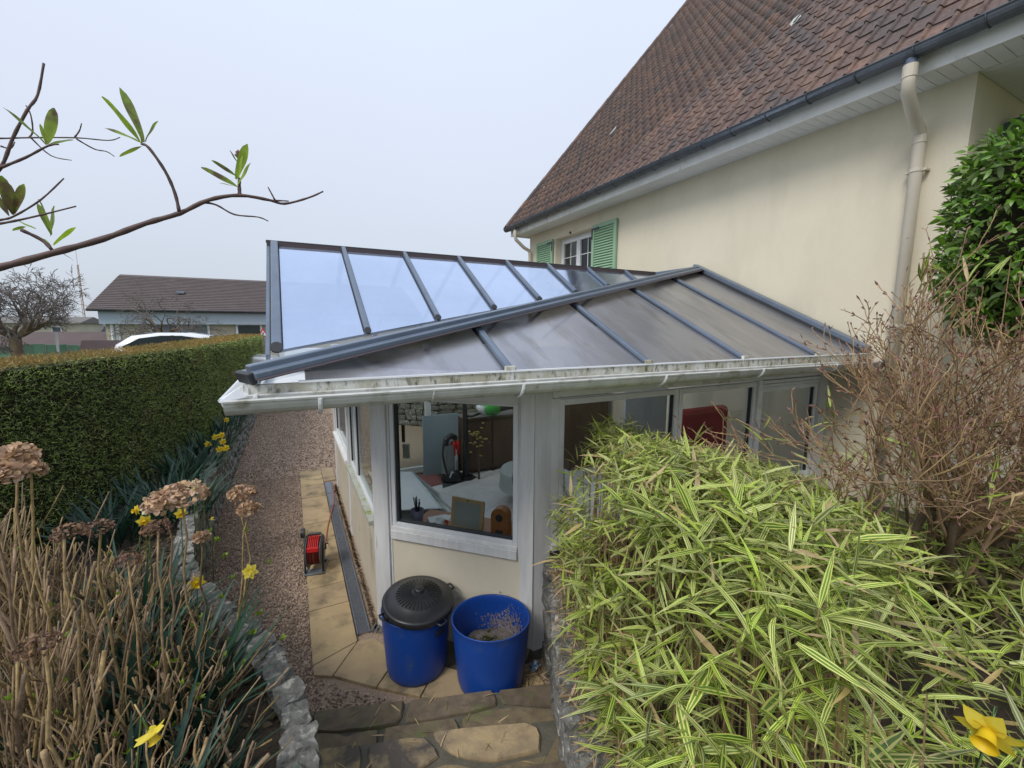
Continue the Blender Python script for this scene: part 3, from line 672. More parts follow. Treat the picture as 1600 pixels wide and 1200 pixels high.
# rafters
for x in RX[1:-1]:
    y0, y1 = ylow-.01, yh(x)-.03
    r_ = MB().beam((x,y0,zP1(y0)+.018),(x,y1,zP1(y1)+.018), .046, .030, up=(0,-.4,1)); o = bevel(r_.go('rafter_cap', M_['ral'], con), .008)
    q = MB().beam((x,y0+.03,zP1(y0)+.003),(x,y1,zP1(y1)+.003), .074, .006, up=(0,-.4,1)); q.go('rafter_gasket', M_['rald'], con)
    q = MB(); q.box((x-.035,y0-.022,zP1(y0)-.10),(x+.035,y0+.002,zP1(y0)+.035)); bevel(q.go('rafter_end', M_['mossy'], con), .006)
for i, x in enumerate(RX2[:-1]):
    y0, y1 = yv(x)+.02, RY-.01
    w_ = .044 if i else .066
    r_ = MB().beam((x,y0,zP2(y0)+.022),(x,y1,zP2(y1)+.022), w_, .04, up=(0,-.6,1)); bevel(r_.go('rafter_cap', M_['ral'], con), .008)
    q = MB().beam((x,y0,zP2(y0)+.003),(x,y1,zP2(y1)+.003), w_+.02, .006, up=(0,-.6,1)); q.go('rafter_gasket', M_['rald'], con)
    q = MB(); q.lathe([(.0,-.012),(w_*.62,-.012),(w_*.62,.012),(.0,.012)], n=14, M=Matrix.Translation((x,y0-.02,zP2(y0)+.01)) @ Matrix.Rotation(math.radians(60), 4, 'X')); q.go('rafter_end', M_['rald'], con)
# left verge of the upper slope
MB().prism([(-.165,3.47,2.39),(-.165,5.17,3.43),(-.165,7.5,2.36),(-.165,7.5,2.26),(-.165,5.17,3.33),(-.165,3.47,2.29)], (.025,0,0)).go('verge_board', M_['ral'], con)
# top edge
b = MB(); b.beam((-.17,5.16,3.44),(5.28,5.16,3.44), .075, .026); o = bevel(b.go('ridge_cap', M_['rald'], con), .008)
b = MB(); b.beam((-.16,5.115,3.415),(5.28,5.115,3.415), .016, .04); b.go('ridge_flashing', mat('brown_flashing', (.08,.06,.065), rough=.5, metal=.3), con)
# hip beam: stacked cappings
hd = (AP-A).normalized(); hs = Vector((hd.y,-hd.x,0)).normalized()
A0 = A+Vector((.0,0,.0)); ax = Vector((0,0,1))
for off, w_, h_, dz, nm, mm in ((0,.065,.034,.052,'hip_cap','ral'),(0,.11,.016,.034,'hip_cap','ral'),(.075,.045,.03,.025,'hip_shoulder','ral'),(-.085,.07,.035,.02,'hip_shoulder','ral'),(0,.16,.02,.022,'hip_gasket','rald'),(.105,.055,.008,.010,'hip_flashing','bf')):
    b = MB(); p0 = A0+hs*off+ax*dz+hd*.02; p1 = AP+hs*off+ax*dz
    b.beam(p0, p1, w_, h_); bevel(b.go(nm, bpy.data.materials['brown_flashing'] if mm == 'bf' else M_[mm], con), .006)
b = MB(); b.beam(A+Vector((-.004,.01,.012)), A+Vector((.02,.02,.022)), .17, .055, up=(0,0,1)); bevel(b.go('hip_end', M_['rald'], con), .006)
# flashing where the front slope meets the house wall
b = MB(); b.beam((5.235,2.22,zP1(2.22)+.045),(5.235,4.42,zP1(4.42)+.045), .10, .07, up=(0,-.4,1)); bevel(b.go('wall_flashing', M_['ral'], con), .008)
b = MB(); b.beam((5.175,2.22,zP1(2.22)+.012),(5.175,4.35,zP1(4.35)+.012), .03, .03, up=(0,-.4,1)); b.go('wall_gasket', M_['rald'], con)
b = MB(); b.beam((5.22,4.42,3.42),(5.22,5.1,3.42), .12, .05); b.go('wall_flashing', M_['ral'], con)
# eave upstand, front
for x0, x1 in zip(RX, RX[1:]):
    MB().box((x0+.0,2.205,EZ-.105),(x1-.002,2.228,EZ-.012)).go('eave_upstand', M_['mossy'], con)
b = MB(); b.box((.02,2.198,EZ-.012),(5.28,2.232,EZ-.004)); b.go('drip_edge', M_['pvclean'], con)
MB().box((-.215,2.21,EZ-.115),(-.19,3.48,EZ-.02)).go('eave_upstand', M_['white'], con)
# gutters: front and left, mitred at the corner
b = MB(); half_gutter(b, (-.262,2.125,2.285), (5.27,2.125,2.262), .068, lip=.009, n=10); gu = b.go('gutter', M_['pvcw'], con, smooth=False)
b = MB(); half_gutter(b, (-.213,2.10,2.287), (-.213,3.52,2.283), .062, lip=.009, n=10); b.go('gutter', M_['pvclean'], con)
q = MB(); q.lathe([(.0,-.003),(.07,-.003),(.07,.003),(.0,.003)], n=20, M=Matrix.Translation((-.302,2.125,2.285)) @ Matrix.Rotation(PI/2, 4, 'Y') ); q.box((-.345,2.11,2.23),(-.302,2.14,2.285)); 
b = MB(); b.prism([(-.275,2.062,2.287),(-.185,2.19,2.287),(-.185,2.20,2.325),(-.19,2.3,2.34),(-.272,2.16,2.292)], (.004,.0,-.004)); b.go('corner_apron', M_['pvclean'], con)
for x in (.10,1.13,2.22,3.27,4.32,5.1):
    q = MB(); q.tube([(x, 2.125+.075*math.cos(PI+PI*i/10), 2.277+.075*math.sin(PI+PI*i/10)) for i in range(11)], .010, 6); q.go('gutter_bracket', M_['pvclean'], gu)
for x in (.62,2.75):
    q = MB(); q.tube([(x, 2.125+.071*math.cos(PI+PI*i/10), 2.279+.071*math.sin(PI+PI*i/10)) for i in range(11)], .006, 5); q.go('gutter_joint', M_['pvcw'], gu)
# eave beams and soffit
b = MB(); b.prism([(-.18,2.24,2.235),(5.28,2.24,2.235),(5.28,2.57,2.235),(1.50,2.57,2.235),(.50,3.50,2.235),(.50,7.3,2.235),(-.10,7.3,2.235),(-.10,3.5,2.235),(-.18,3.5,2.235)][::-1], (0,0,.012)); b.go('soffit_board', M_['white'], con)
MB().box((-.18,2.232,2.225),(5.28,2.239,2.245)).go('eave_fascia', M_['white'], con)

# walls: chamfer from P1 to P2, front wall, left wall, back wall
c0 = Vector((.60,3.53,0)); c1 = Vector((1.51,2.62,0)); cd = (c1-c0).normalized(); cn = Vector((-cd.y,cd.x,0))  # cn points inside
if cn.dot(Vector((1,1,0))) < 0: cn = -cn
def CB(a0, a1, z0, z1, d0_, d1_, name, m, bv=.004, parent=con, **kw):
    v = [c0+cd*a+cn*d for a, d in ((a0,d0_),(a1,d0_),(a1,d1_),(a0,d1_))]
    o = MB().prism([(p.x, p.y, z0) for p in v], (0,0,z1-z0)).go(name, m, parent, **kw)
    return bevel(o, bv) if bv else o
LC = (c1-c0).length
CB(.03, LC-.02, 0, .855, -.005, .12, 'dwarf_wall', M_['render'], 0)
CB(-.07, .075, 0, 2.25, -.03, .10, 'post', M_['post'])
CB(.076, .095, 0, 2.13, -.012, .08, 'post_trim', M_['post'])
CB(LC-.075, LC+.03, .13, 2.25, -.03, .10, 'post', M_['post'])
CB(LC-.096, LC-.076, 0.85, 2.13, -.012, .08, 'post_trim', M_['post'])
CB(.096, LC-.097, .84, .915, -.035, .09, 'sill_beam', M_['post'])
CB(.096, LC-.097, .916, .945, -.020, .08, 'window_sill', M_['white'])
CB(.096, LC-.097, 2.035, 2.25, -.01, .09, 'head_beam', M_['white'])
wa, wb, wz0, wz1 = .097, LC-.098, .946, 2.034
wfr = CB(wa, wa+.035, wz0, wz1, -.005, .06, 'window', M_['pvclean'])
CB(wb-.04, wb, wz0, wz1, -.005, .06, 'jamb', M_['pvclean'], parent=wfr)
CB(wa+.035, wb-.04, wz0, wz0+.03, -.005, .06, 'bottom_rail', M_['pvclean'], parent=wfr)
CB(wa+.035, wb-.04, wz1-.02, wz1, -.005, .06, 'top_rail', M_['pvclean'], parent=wfr)
CB(wa+.035, wa+.055, wz0+.03, wz1-.02, .012, .05, 'gasket', M_['rald'], 0, parent=wfr)
CB(wa+.055, wb-.04, wz0+.03, wz0+.045, .012, .05, 'gasket', M_['rald'], 0, parent=wfr)
CB(wb-.046, wb-.0405, wz0+.045, wz1-.02, .012, .05, 'gasket', M_['rald'], 0, parent=wfr)
CB(wa+.055, wb-.046, wz0+.045, wz1-.02, .028, .033, 'pane', M_['glass'], 0, parent=wfr)
# second post beside the chamfer, front wall
FY = 2.60
MB().box((1.525,FY-.01,.10),(1.665,FY+.09,2.25)).go('post', M_['post'], con); 
MB().box((1.67,FY+.02,0),(5.28,FY+.10,.90)).go('dwarf_wall', mat('blue_grey_panel', (.13,.155,.19), rough=.5), con)
def fwin(x0, x1, z0=.95, z1=2.06, shutterbox=False):
    q = MB(); w_ = .045
    q.box((x0,FY,z0),(x0+w_,FY+.07,z1)); q.box((x1-w_,FY,z0),(x1,FY+.07,z1)); q.box((x0+w_,FY,z0),(x1-w_,FY+.07,z0+w_)); q.box((x0+w_,FY,z1-w_),(x1-w_,FY+.07,z1))
    o = bevel(q.go('window', M_['white'], con), .004)
    MB().box((x0+w_,FY+.02,z0+w_),(x0+w_+.008,FY+.05,z1-w_)).go('gasket', M_['rald'], o); MB().box((x1-w_-.012,FY+.02,z0+w_),(x1-w_,FY+.05,z1-w_)).go('gasket', M_['rald'], o)
    MB().box((x0+w_+.008,FY+.03,z0+w_),(x1-w_-.012,FY+.035,z1-w_)).go('pane', M_['glass'], o)
    return o
MB().box((1.666,FY-.005,.90),(1.735,FY+.06,2.07)).go('jamb_board', M_['white'], con)
fwin(1.74, 2.98); fwin(2.99, 4.06); o = fwin(4.12, 5.14, z1=2.0)
MB().box((4.062,FY-.02,.92),(4.115,FY+.06,2.08)).go('mullion', M_['white'], con)
MB().box((4.12,FY-.01,2.005),(5.14,FY+.05,2.03)).go('slatted_head', M_['white'], con); MB().box((4.12,FY-.02,2.04),(5.14,FY+.05,2.07)).go('slatted_head', M_['white'], con)
MB().box((1.666,FY-.03,2.085),(5.28,FY+.09,2.25)).go('head_beam', M_['white'], con)
MB().box((5.145,FY-.03,0),(5.28,FY+.09,2.084)).go('post', M_['post'], con)
MB().box((1.67,FY-.04,.902),(5.14,FY+.09,.945)).go('sill_beam', M_['white'], con)
# left wall
LX = .55
MB().box((LX,3.62,0),(LX+.12,7.12,.90)).go('dwarf_wall', M_['render2'], con)
for y0, y1 in ((5.32,5.46),(7.12,7.30)): bevel(MB().box((LX-.02,y0,.02),(LX+.12,y1,2.24)).go('post', M_['post'], con), .005)
MB().box((LX-.05,3.62,.902),(LX+.12,5.318,.94)).go('sill_beam', mat('mossy_sill', (.45,.46,.42), (.38,.40,.33), sc_=8, c3=(.22,.28,.04), s3=14, l3=.55, h3=.62, rough=.7), con)
MB().box((LX-.05,5.462,.902),(LX+.12,7.118,.94)).go('sill_beam', M_['white'], con)
MB().box((LX-.01,3.62,2.03),(LX+.10,7.12,2.25)).go('head_beam', M_['white'], con)
def lwin(y0, y1, z0=.945, z1=2.028):
    q = MB(); w_ = .05
    q.box((LX,y0,z0),(LX+.06,y0+w_,z1)); q.box((LX,y1-w_,z0),(LX+.06,y1,z1)); q.box((LX,y0+w_,z0),(LX+.06,y1-w_,z0+w_)); q.box((LX,y0+w_,z1-w_),(LX+.06,y1-w_,z1))
    o = bevel(q.go('window', M_['pvclean'], con), .004)
    MB().box((LX+.02,y0+w_,z0+w_),(LX+.025,y1-w_,z1-w_)).go('pane', M_['glass'], o)
    q = MB(); q.box((LX+.012,y0+w_,z0+w_),(LX+.03,y0+w_+.006,z1-w_)); q.box((LX+.012,y1-w_-.006,z0+w_),(LX+.03,y1-w_,z1-w_)); q.go('gasket', M_['rald'], o)
lwin(3.64, 4.74); lwin(4.76, 5.31); lwin(5.47, 7.11)
# gable glass triangle on the left
MB().prism([(-.09,3.62,2.16),(-.09,7.3,2.16),(-.09,7.3,2.33),(-.09,5.15,3.36),(-.09,3.62,2.44)], (.006,0,0)).go('gable_pane', M_['glass'], con)
# back wall with patio door
BY = 7.22
q = MB()
for x0, x1 in ((.55,.70),(2.02,2.12),(5.1,5.28)): q.box((x0,BY,0),(x1,BY+.08,2.3))
q.box((.70,BY,2.1),(5.1,BY+.08,2.2)); q.box((.70,BY,.03),(2.02,BY+.07,.12)); q.go('back_frame', M_['white'], con)
MB().box((.70,BY+.03,.12),(2.02,BY+.036,2.1)).go('patio_door_pane', M_['glass'], con)
MB().box((2.12,BY+.03,.9),(5.1,BY+.036,2.1)).go('pane', M_['glass'], con)
MB().box((2.12,BY,0),(5.1,BY+.07,.9)).go('back_panel', mat('back_panel', (.25,.28,.30), rough=.6), con)
# tiled floor of the room
fl = MB().box((.66,2.6,-.01),(5.28,7.22,.008)); fl = fl.go('floor_bed', M_['mortar'], con)
ftm = mat('pale_floor_tile', (.74,.74,.72), (.66,.66,.64), sc_=4, rough=.25, obj=.06)
tm = MB().box((-.218,-.218,-.008),(.218,.218,.008)); tm = mesh('floor_tile', tm.v, tm.f, ftm)
s45 = Matrix.Rotation(math.radians(32), 4, 'Z')
for i in range(-12, 13):
    for j in range(-12, 13):
        p = Matrix.Translation((3,4.9,0)) @ s45 @ Vector((i*.44, j*.44, .012))
        if .95 < p.x < 4.98 and 3.0 < p.y < 6.95 and p.x+p.y > 4.7: place('floor_tile', tm, con, Matrix.Translation(p) @ s45)
patch(3.87, 2.10, .27, .12); patch(7.5, 2.08, .25, .10)
for o in list(bpy.data.objects):
    if o.type == 'MESH' and 'kind' not in o and o.parent is None and 'label' not in o: o['kind'] = 'structure'

# ============================================================ THINGS INSIDE THE CONSERVATORY
wood = mat('orange_wood', (.40,.15,.04), (.32,.12,.035), sc_=10, rough=.4, stretch=(1,8,1))
kraft = mat('bare_wood_frame', (.52,.36,.18), (.45,.30,.14), sc_=12, rough=.7)
gboard = mat('grey_backing_board', (.30,.32,.29), rough=.9)
dwood = mat('dark_furniture_wood', (.075,.045,.03), (.10,.065,.04), sc_=5, rough=.4, stretch=(1,1,.2))
paper = mat('white_paper', (.8,.82,.80), rough=.9); blk = M_['black']
def IC(a, d, z): p = c0+cd*a+cn*d; return Vector((p.x, p.y, z))
dk = thing('desk', IC(.65,.35,0), 'orange wooden desk standing behind the corner window', 'desk')
MB().prism([IC(.16,.12,.84),IC(1.25,.12,.84),IC(1.25,.52,.84),IC(.16,.52,.84)], (0,0,.03)).go('desk_top', wood, dk)
for a, d in ((.2,.16),(1.2,.16),(.2,.48),(1.2,.48)): p = IC(a,d,0); MB().box((p.x-.02,p.y-.02,.02),(p.x+.02,p.y+.02,.84)).go('leg', wood, dk)
def oriented(a, d, z, yaw=0): return Matrix.Translation(IC(a,d,z)) @ Matrix(((cd.x,cn.x,0),(cd.y,cn.y,0),(0,0,1))).to_4x4() @ Matrix.Rotation(yaw, 4, 'Z')
def put(mb, M): mb.v = [tuple(M @ Vector(p)) for p in mb.v]; return mb
# picture frame seen from the back
M0 = oriented(.66,.22,.872,-.10) @ Matrix.Rotation(math.radians(-10), 4, 'X')
pf = thing('picture_frame', IC(.66,.22,.872), 'bare wood picture frame seen from its grey back, leaning on the desk', 'picture frame')
q = MB(); W2, H2 = .155, .27
q.box((-W2,0,0),(-W2+.03,.02,H2)); q.box((W2-.03,0,0),(W2,.02,H2)); q.box((-W2+.03,0,0),(W2-.03,.02,.03)); q.box((-W2+.03,0,H2-.03),(W2-.03,.02,H2)); put(q, M0).go('frame', kraft, pf)
put(MB().box((-W2+.03,.004,.03),(W2-.03,.014,H2-.03)), M0).go('backing_board', gboard, pf)
put(MB().box((-.006,-.004,H2-.02),(.006,.0,H2-.008)), M0).go('hanging_hook', M_['black'], pf)
# arched wooden box with round hole
M1 = oriented(.965,.21,.872,-.05); bx = thing('arched_wooden_box', IC(.965,.21,.872), 'small arched wooden box with a dark round hole beside the picture frame', 'wooden box')
pts = [(-.075,0,0),(.075,0,0),(.075,0,.17)] + [(.075*math.cos(PI*i/12),0,.17+.075*math.sin(PI*i/12)) for i in range(1,12)] + [(-.075,0,.17)]
put(MB().prism(pts, (0,.09,0)), M1).go('case', wood, bx)
put(MB().lathe([(.0,0),(.032,0),(.032,.004),(.0,.004)], n=24, M=Matrix.Translation((0,.0,.165)) @ Matrix.Rotation(PI/2, 4, 'X')), M1).go('round_hole', M_['rald'], bx)
put(MB().box((-.03,-.004,.02),(.03,-.0005,.06)), M1).go('lower_slot', M_['rald'], bx)
# red and white mug
mg = thing('mug', IC(.43,.20,.872), 'red and white mug standing on the desk beside the papers', 'mug')
put(MB().lathe([(.0,.003),(.036,.0),(.038,.035)], n=20), oriented(.43,.20,.872)).go('red_base', M_['red'], mg, smooth=True)
put(MB().lathe([(.038,.036),(.040,.085),(.036,.085),(.035,.02)], n=20), oriented(.43,.20,.872)).go('white_cup', M_['pvclean'], mg, smooth=True)
put(MB().tube([(.038,0,.02),(.062,0,.03),(.064,0,.06),(.038,0,.075)], .006, 6), oriented(.43,.20,.872,.5)).go('handle', M_['red'], mg)
# papers
for k, (a, d, yw) in enumerate(((.42,.40,.3),(.52,.42,-.2),(.34,.34,.7),(.60,.36,.1))):
    o = put(MB().box((-.085,-.06,0),(.085,.06,.004)), oriented(a,d,.872+.0045*k,yw)).go('paper', paper)
    props(o, ['white sheet of paper lying lowest in the pile on the desk','white sheet of paper crossing the middle of the desk pile','sheet of paper nearest the mug on the desk','topmost sheet of paper beside the picture frame'][k], 'paper', 'papers lying on the desk')
# purple pot with brushes
pp = thing('plant_pot', IC(.20,.22,.872), 'lilac grey pot holding dark brushes in the corner of the window', 'pot')
put(MB().lathe([(.0,.0),(.045,.0),(.058,.13),(.053,.13),(.045,.06),(.0,.06)], n=20), oriented(.20,.22,.872)).go('pot', mat('lilac_pot', (.15,.14,.22), rough=.5), pp, smooth=True)
for k in range(5): put(MB().tube([(0,0,.06),(.03*math.cos(k*1.3),.03*math.sin(k*1.3),.20+.015*k)], .005, 6), oriented(.20,.22,.872)).go('brush', blk, pp)
# spectacles / wire thing
gs = put(MB().tube([(-.04,0,.02),(-.02,.01,.045),(0,0,.02),(.02,.01,.045),(.04,0,.02),(.06,.05,.01)], .003, 6), oriented(.33,.18,.872)).go('spectacles', blk)
props(gs, 'thin dark wire spectacles lying on the desk in front of the papers', 'spectacles')
# box hanging at the left jamb
hb = put(MB().box((-.02,0,0),(.03,.03,.12)), oriented(.175,.09,1.50)).go('wall_box', mat('beige_box', (.33,.32,.26), rough=.6)); props(hb, 'small beige box fixed inside the left jamb of the corner window', 'box')
hk = put(MB().box((-.008,0,0),(.012,.02,.15)), oriented(.165,.08,1.64)).go('window_latch', blk); props(hk, 'black latch fixed on the inner left jamb above the beige box', 'latch')
# slanted glazed cabinet
cab = thing('glazed_cabinet', (1.05,4.6,0), 'white sloping glass topped cabinet standing inside the left windows', 'cabinet')
pale = mat('pale_glass_top', (.62,.70,.68), rough=.12)
MB().prism([(.72,3.95,.06),(1.55,3.95,.06),(1.55,3.95,.42),(1.22,3.95,.78),(.72,3.95,.86)], (0,1.15,0)).go('cabinet_body', mat('grey_cabinet', (.20,.22,.21), rough=.5), cab)
MB().prism([(.72,3.93,.865),(1.22,3.93,.785),(1.22,3.93,.795),(.72,3.93,.875)], (0,1.2,0)).go('flat_top', M_['pvclean'], cab)
MB().prism([(1.225,3.93,.785),(1.57,3.93,.42),(1.59,3.93,.43),(1.24,3.93,.80)], (0,1.2,0)).go('sloping_pane', pale, cab)
for y in (3.92,4.5,5.12): MB().beam((1.235,y,.80),(1.585,y,.435), .02, .02).go('glazing_bar', M_['pvclean'], cab)
# rug, mats
rg = MB().prism([(1.73,6.42,.022),(2.14,6.52,.022),(2.12,7.10,.022),(1.75,7.08,.022)], (0,0,.01)).go('rug', mat('red_patterned_rug', (.40,.09,.08), (.12,.10,.10), sc_=26, lo=.48, hi=.52, rough=.95, c3=(.30,.22,.17), s3=22, l3=.6, h3=.62)); props(rg, 'red patterned rug lying on the tiles by the patio door', 'rug')
dm = MB().prism([(2.02,6.32,.022),(2.70,6.52,.022),(2.58,6.86,.022),(2.18,6.88,.022)], (0,0,.012)).go('door_mat', mat('dark_mat', (.05,.06,.065), rough=.95)); props(dm, 'dark grey mat under the black vacuum machine', 'mat')
gp = MB().prism([(1.90,6.98,.02),(2.52,6.94,.02),(2.52,6.94,1.08),(1.90,6.98,1.08)], (0,.03,0)).go('grey_board', mat('blue_grey_board', (.26,.34,.37), rough=.7)); props(gp, 'large blue grey board leaning against the back wall', 'board')
# machine with tank, hose and a printed strip
vc = thing('vacuum_machine', (2.55,6.1,0), 'black and grey upright machine with red caps, hose and a white lettered strip', 'machine')
V0 = Matrix.Translation((2.26,6.58,.034)) @ Matrix.Rotation(.45, 4, 'Z')
put(MB().lathe([(.0,.0),(.17,.0),(.18,.05),(.15,.12),(.13,.16),(.0,.16)], n=20), V0).go('base', M_['black'], vc, smooth=True)
put(MB().box((-.15,-.06,.14),(.0,.08,.62)), V0).go('grey_tank', mat('grey_tank', (.22,.24,.24), rough=.4), vc)
for x in (.02,.12): put(MB().lathe([(.0,.42),(.045,.42),(.05,.62),(.03,.66),(.0,.66)], n=14, M=Matrix.Translation((x,-.02,0))), V0).go('red_canister', M_['red'], vc, smooth=True)
put(MB().box((.0,-.03,.14),(.16,.08,.42)), V0).go('black_body', M_['black'], vc)
put(MB().tube([(-.14,0,.62),(-.1,0,.72),(.0,0,.76),(.1,0,.70)], .05, 8), V0).go('motor_head', M_['black'], vc, smooth=True)
put(MB().tube([(-.13,-.02,.70),(-.21,-.04,.66),(-.23,-.04,.5),(-.20,-.05,.3),(-.16,-.08,.12)], .018, 8), V0).go('hose', M_['black'], vc, smooth=True)
put(MB().box((.035,-.046,.10),(.105,-.038,.52)), V0).go('white_strip', M_['pvclean'], vc)
put(MB().box((.035,-.05,.06),(.11,-.036,.10)), V0).go('blue_label', mat('blue_label', (.05,.10,.35), rough=.5), vc)
put(MB().box((-.17,-.10,.02),(-.06,-.085,.13), Matrix.Rotation(.5,4,'Y')), V0).go('white_nozzle', M_['pvclean'], vc)
tcu = bpy.data.curves.new('strip_lettering', 'FONT'); tcu.body = '0-1E6961'; tcu.size = .062; tcu.extrude = .0006; tcu.space_character = 1.0
to = bpy.data.objects.new('strip_lettering', tcu); tcu.materials.append(M_['rald'])
_dg = None
COL.objects.link(to); _me = bpy.data.meshes.new_from_object(to.evaluated_get(bpy.context.evaluated_depsgraph_get())); bpy.data.objects.remove(to); to = bpy.data.objects.new('strip_lettering', _me)
reg(to, vc, V0 @ Matrix.Translation((.050,-.048,.105)) @ Matrix.Rotation(PI/2, 4, 'X') @ Matrix.Rotation(PI/2, 4, 'Z') @ Matrix.Translation((0,-.045,0)))
# dark sideboard at the back with things on it
sb = thing('sideboard', (3.9,6.8,0), 'dark wooden sideboard along the back wall of the conservatory', 'sideboard')
MB().box((3.02,6.75,.06),(5.05,7.15,.98)).go('carcass', dwood, sb)
MB().box((3.0,6.72,.982),(5.07,7.17,1.02)).go('top', dwood, sb)
for k in range(4):
    o = MB().box((3.05+.5*k,6.73,.12),(3.51+.5*k,6.748,.94)).go('door', dwood, sb); MB().lathe([(.0,-.01),(.012,-.01),(.012,.01),(.0,.01)], n=10, M=Matrix.Translation((3.47+.5*k,6.722,.55)) @ Matrix.Rotation(PI/2,4,'X')).go('handle', M_['grate'], o)
for k in range(5): MB().box((3.03+.5*k,6.72,.0),(3.07+.5*k,6.76,.06)).go('foot', dwood, sb)
# garden blower in green and black lying on top
bl = thing('leaf_blower', (3.55,6.75,1.02), 'bright green and white garden blower lying on the dark sideboard', 'garden tool')
grn = mat('bright_green_plastic', (.05,.36,.06), rough=.35)
MB().tube([(3.30,6.72,1.12),(3.42,6.74,1.15),(3.62,6.78,1.14),(3.72,6.8,1.12)], [.05,.11,.12,.05], 14).go('body', grn, bl, smooth=True)
MB().tube([(3.22,6.70,1.22),(3.30,6.70,1.18),(3.36,6.71,1.07)], [.03,.07,.05], 10).go('white_shroud', M_['pvclean'], bl, smooth=True)
MB().tube([(3.62,6.75,1.14),(3.9,6.78,1.16),(4.15,6.8,1.14)], [.07,.06,.05], 12).go('motor', M_['black'], bl, smooth=True)
MB().tube([(3.50,6.70,1.22),(3.58,6.68,1.30),(3.72,6.7,1.28),(3.76,6.72,1.2)], .015, 8).go('handle', M_['black'], bl, smooth=True)
MB().tube([(3.3,6.70,1.10),(3.12,6.68,1.06),(2.98,6.66,1.09)], .022, 8).go('nozzle', M_['black'], bl, smooth=True)
hc = MB().tube([(3.95,6.70,1.10),(4.2,6.70,1.09),(4.24,6.69,.98),(4.18,6.69,.93),(3.98,6.69,.94),(3.93,6.69,1.02),(3.95,6.70,1.10)], .018, 8).go('headphones', mat('grey_band', (.16,.16,.16), rough=.5), smooth=True); props(hc, 'grey rounded headband hanging off the sideboard edge under the blower', 'headband')
for o_ in (sb, bl, hc): o_.location.x -= .45
# pole lamp / stand
st = thing('coat_stand', (2.95,6.55,0), 'thin black stand rising in front of the grey board', 'stand')
MB().tube([(2.52,6.60,.02),(2.53,6.62,1.0),(2.51,6.62,1.95)], [.05,.045,.02], 10).go('pole', M_['black'], st)
for z in (1.5,1.7): MB().tube([(2.42,6.62,z+.05),(2.52,6.62,z),(2.63,6.62,z+.05)], .012, 8).go('hook', M_['black'], st)
MB().lathe([(.0,.02),(.16,.02),(.15,.04),(.0,.05)], c=(2.52,6.60,0), n=18).go('foot', M_['black'], st)
yg = thing('dried_bouquet', (3.05,6.3,0), 'dull yellow dried flowers standing in front of the sideboard', 'dried flowers')
b = MB()
for k in range(26):
    p = Vector((2.70+R.gauss(0,.08), 6.45+R.gauss(0,.05), .72+R.gauss(0,.10))); b.lathe([(.0,-.02),(.03,0),(.0,.02)], c=p, n=6)
b.go('flower_mass', mat('dull_yellow', (.25,.20,.05), rough=.9, isl=.3), yg); MB().tube([(2.70,6.45,.02),(2.70,6.45,.65)], .02, 6).go('stem', dwood, yg)
# table with white cloth at right
tb = thing('table', (3.35,4.55,0), 'round table standing on the pale tiles at the right of the window view', 'table')
MB().lathe([(.0,.70),(.45,.70),(.45,.73),(.0,.73)], c=(3.02,5.2,0), n=28).go('table_top', wood, tb); MB().tube([(3.02,5.2,.22),(3.02,5.2,.70)], .04, 10).go('leg', wood, tb)
b = MB(); b.lathe([(.0,.742),(.455,.742),(.47,.72),(.475,.6),(.49,.48)], c=(3.02,5.2,0), n=28); props(b.go('tablecloth', mat('white_cloth', (.42,.44,.41), rough=.9), smooth=True), 'white cloth hanging over the round table', 'tablecloth')
tb.location.z -= .2; bpy.data.objects['tablecloth'].location.z -= .2
cb = thing('hanging_plug', (2.65,3.9,1.35), 'black cable with a plug hanging inside the corner window', 'cable')
MB().tube([IC(1.085,.25,1.95),IC(1.08,.25,1.6),IC(1.08,.25,1.42)], .004, 6).go('cable', M_['black'], cb); MB().tube([IC(1.08,.25,1.43),IC(1.08,.25,1.37),IC(1.08,.25,1.30)], [.012,.02,.012], 8).go('plug', M_['black'], cb)
# red armchair and grey door seen through front windows
rc = thing('armchair', (3.8,3.6,0), 'red armchair behind the front window above the bamboo', 'armchair')
redf = mat('red_fabric', (.42,.035,.045), (.34,.03,.04), sc_=6, rough=.85)
bevel(MB().box((3.55,3.16,.02),(4.3,3.9,.75)).go('seat', redf, rc), .05); bevel(MB().box((3.57,3.04,.75),(4.3,3.15,1.74)).go('backrest', redf, rc), .06)
gd = MB().box((4.02,4.40,.03),(4.80,4.44,1.95)).go('grey_door', mat('grey_door', (.33,.36,.38), rough=.6)); props(gd, 'tall pale grey panel standing deep inside behind the front window', 'panel')
sh = thing('shelf_unit', (2.6,5.2,0), 'dark bookcase seen behind the left front window', 'bookcase')
MB().box((4.3,6.1,.02),(5.15,6.5,1.8)).go('carcass', dwood, sh)

# ============================================================ BINS, REEL
def barrel(name, cx, cy, r0, r1, h, label, lean=0, pinch=0, yaw=0):
    t = thing(name, (cx, cy, .02), label, 'barrel'); n = 56
    M = Matrix.Translation((cx, cy, .022)) @ Matrix.Rotation(yaw, 4, 'Z') @ Matrix.Rotation(lean, 4, 'X')
    prof = [(.0,.004),(r0*.88,.0),(r0*.965,.02),(r0,.06)] + [(r0+(r1-r0)*i/8, .06+(h-.06)*i/8) for i in range(1,9)] + [(r1+.002,h+.004),(r1-.007,h+.004)] + [(r1-.010-(r1-r0)*i/8, h-(h-.03)*i/8) for i in range(9)] + [(.0,.03)]
    mb = MB(); mb.lathe(prof, n=n)
    mb.v = [tuple(M @ Vector((x*(1+pinch*z/h), y*(1-pinch*z/h), z))) for x, y, z in mb.v]
    o = mb.go('body', M_['blue'], t, smooth=True)
    return t, M
t1, Mb = barrel('barrel', .715, 2.945, .225, .250, .50, 'blue plastic barrel with a hand slot, carrying the black lid', yaw=.2)
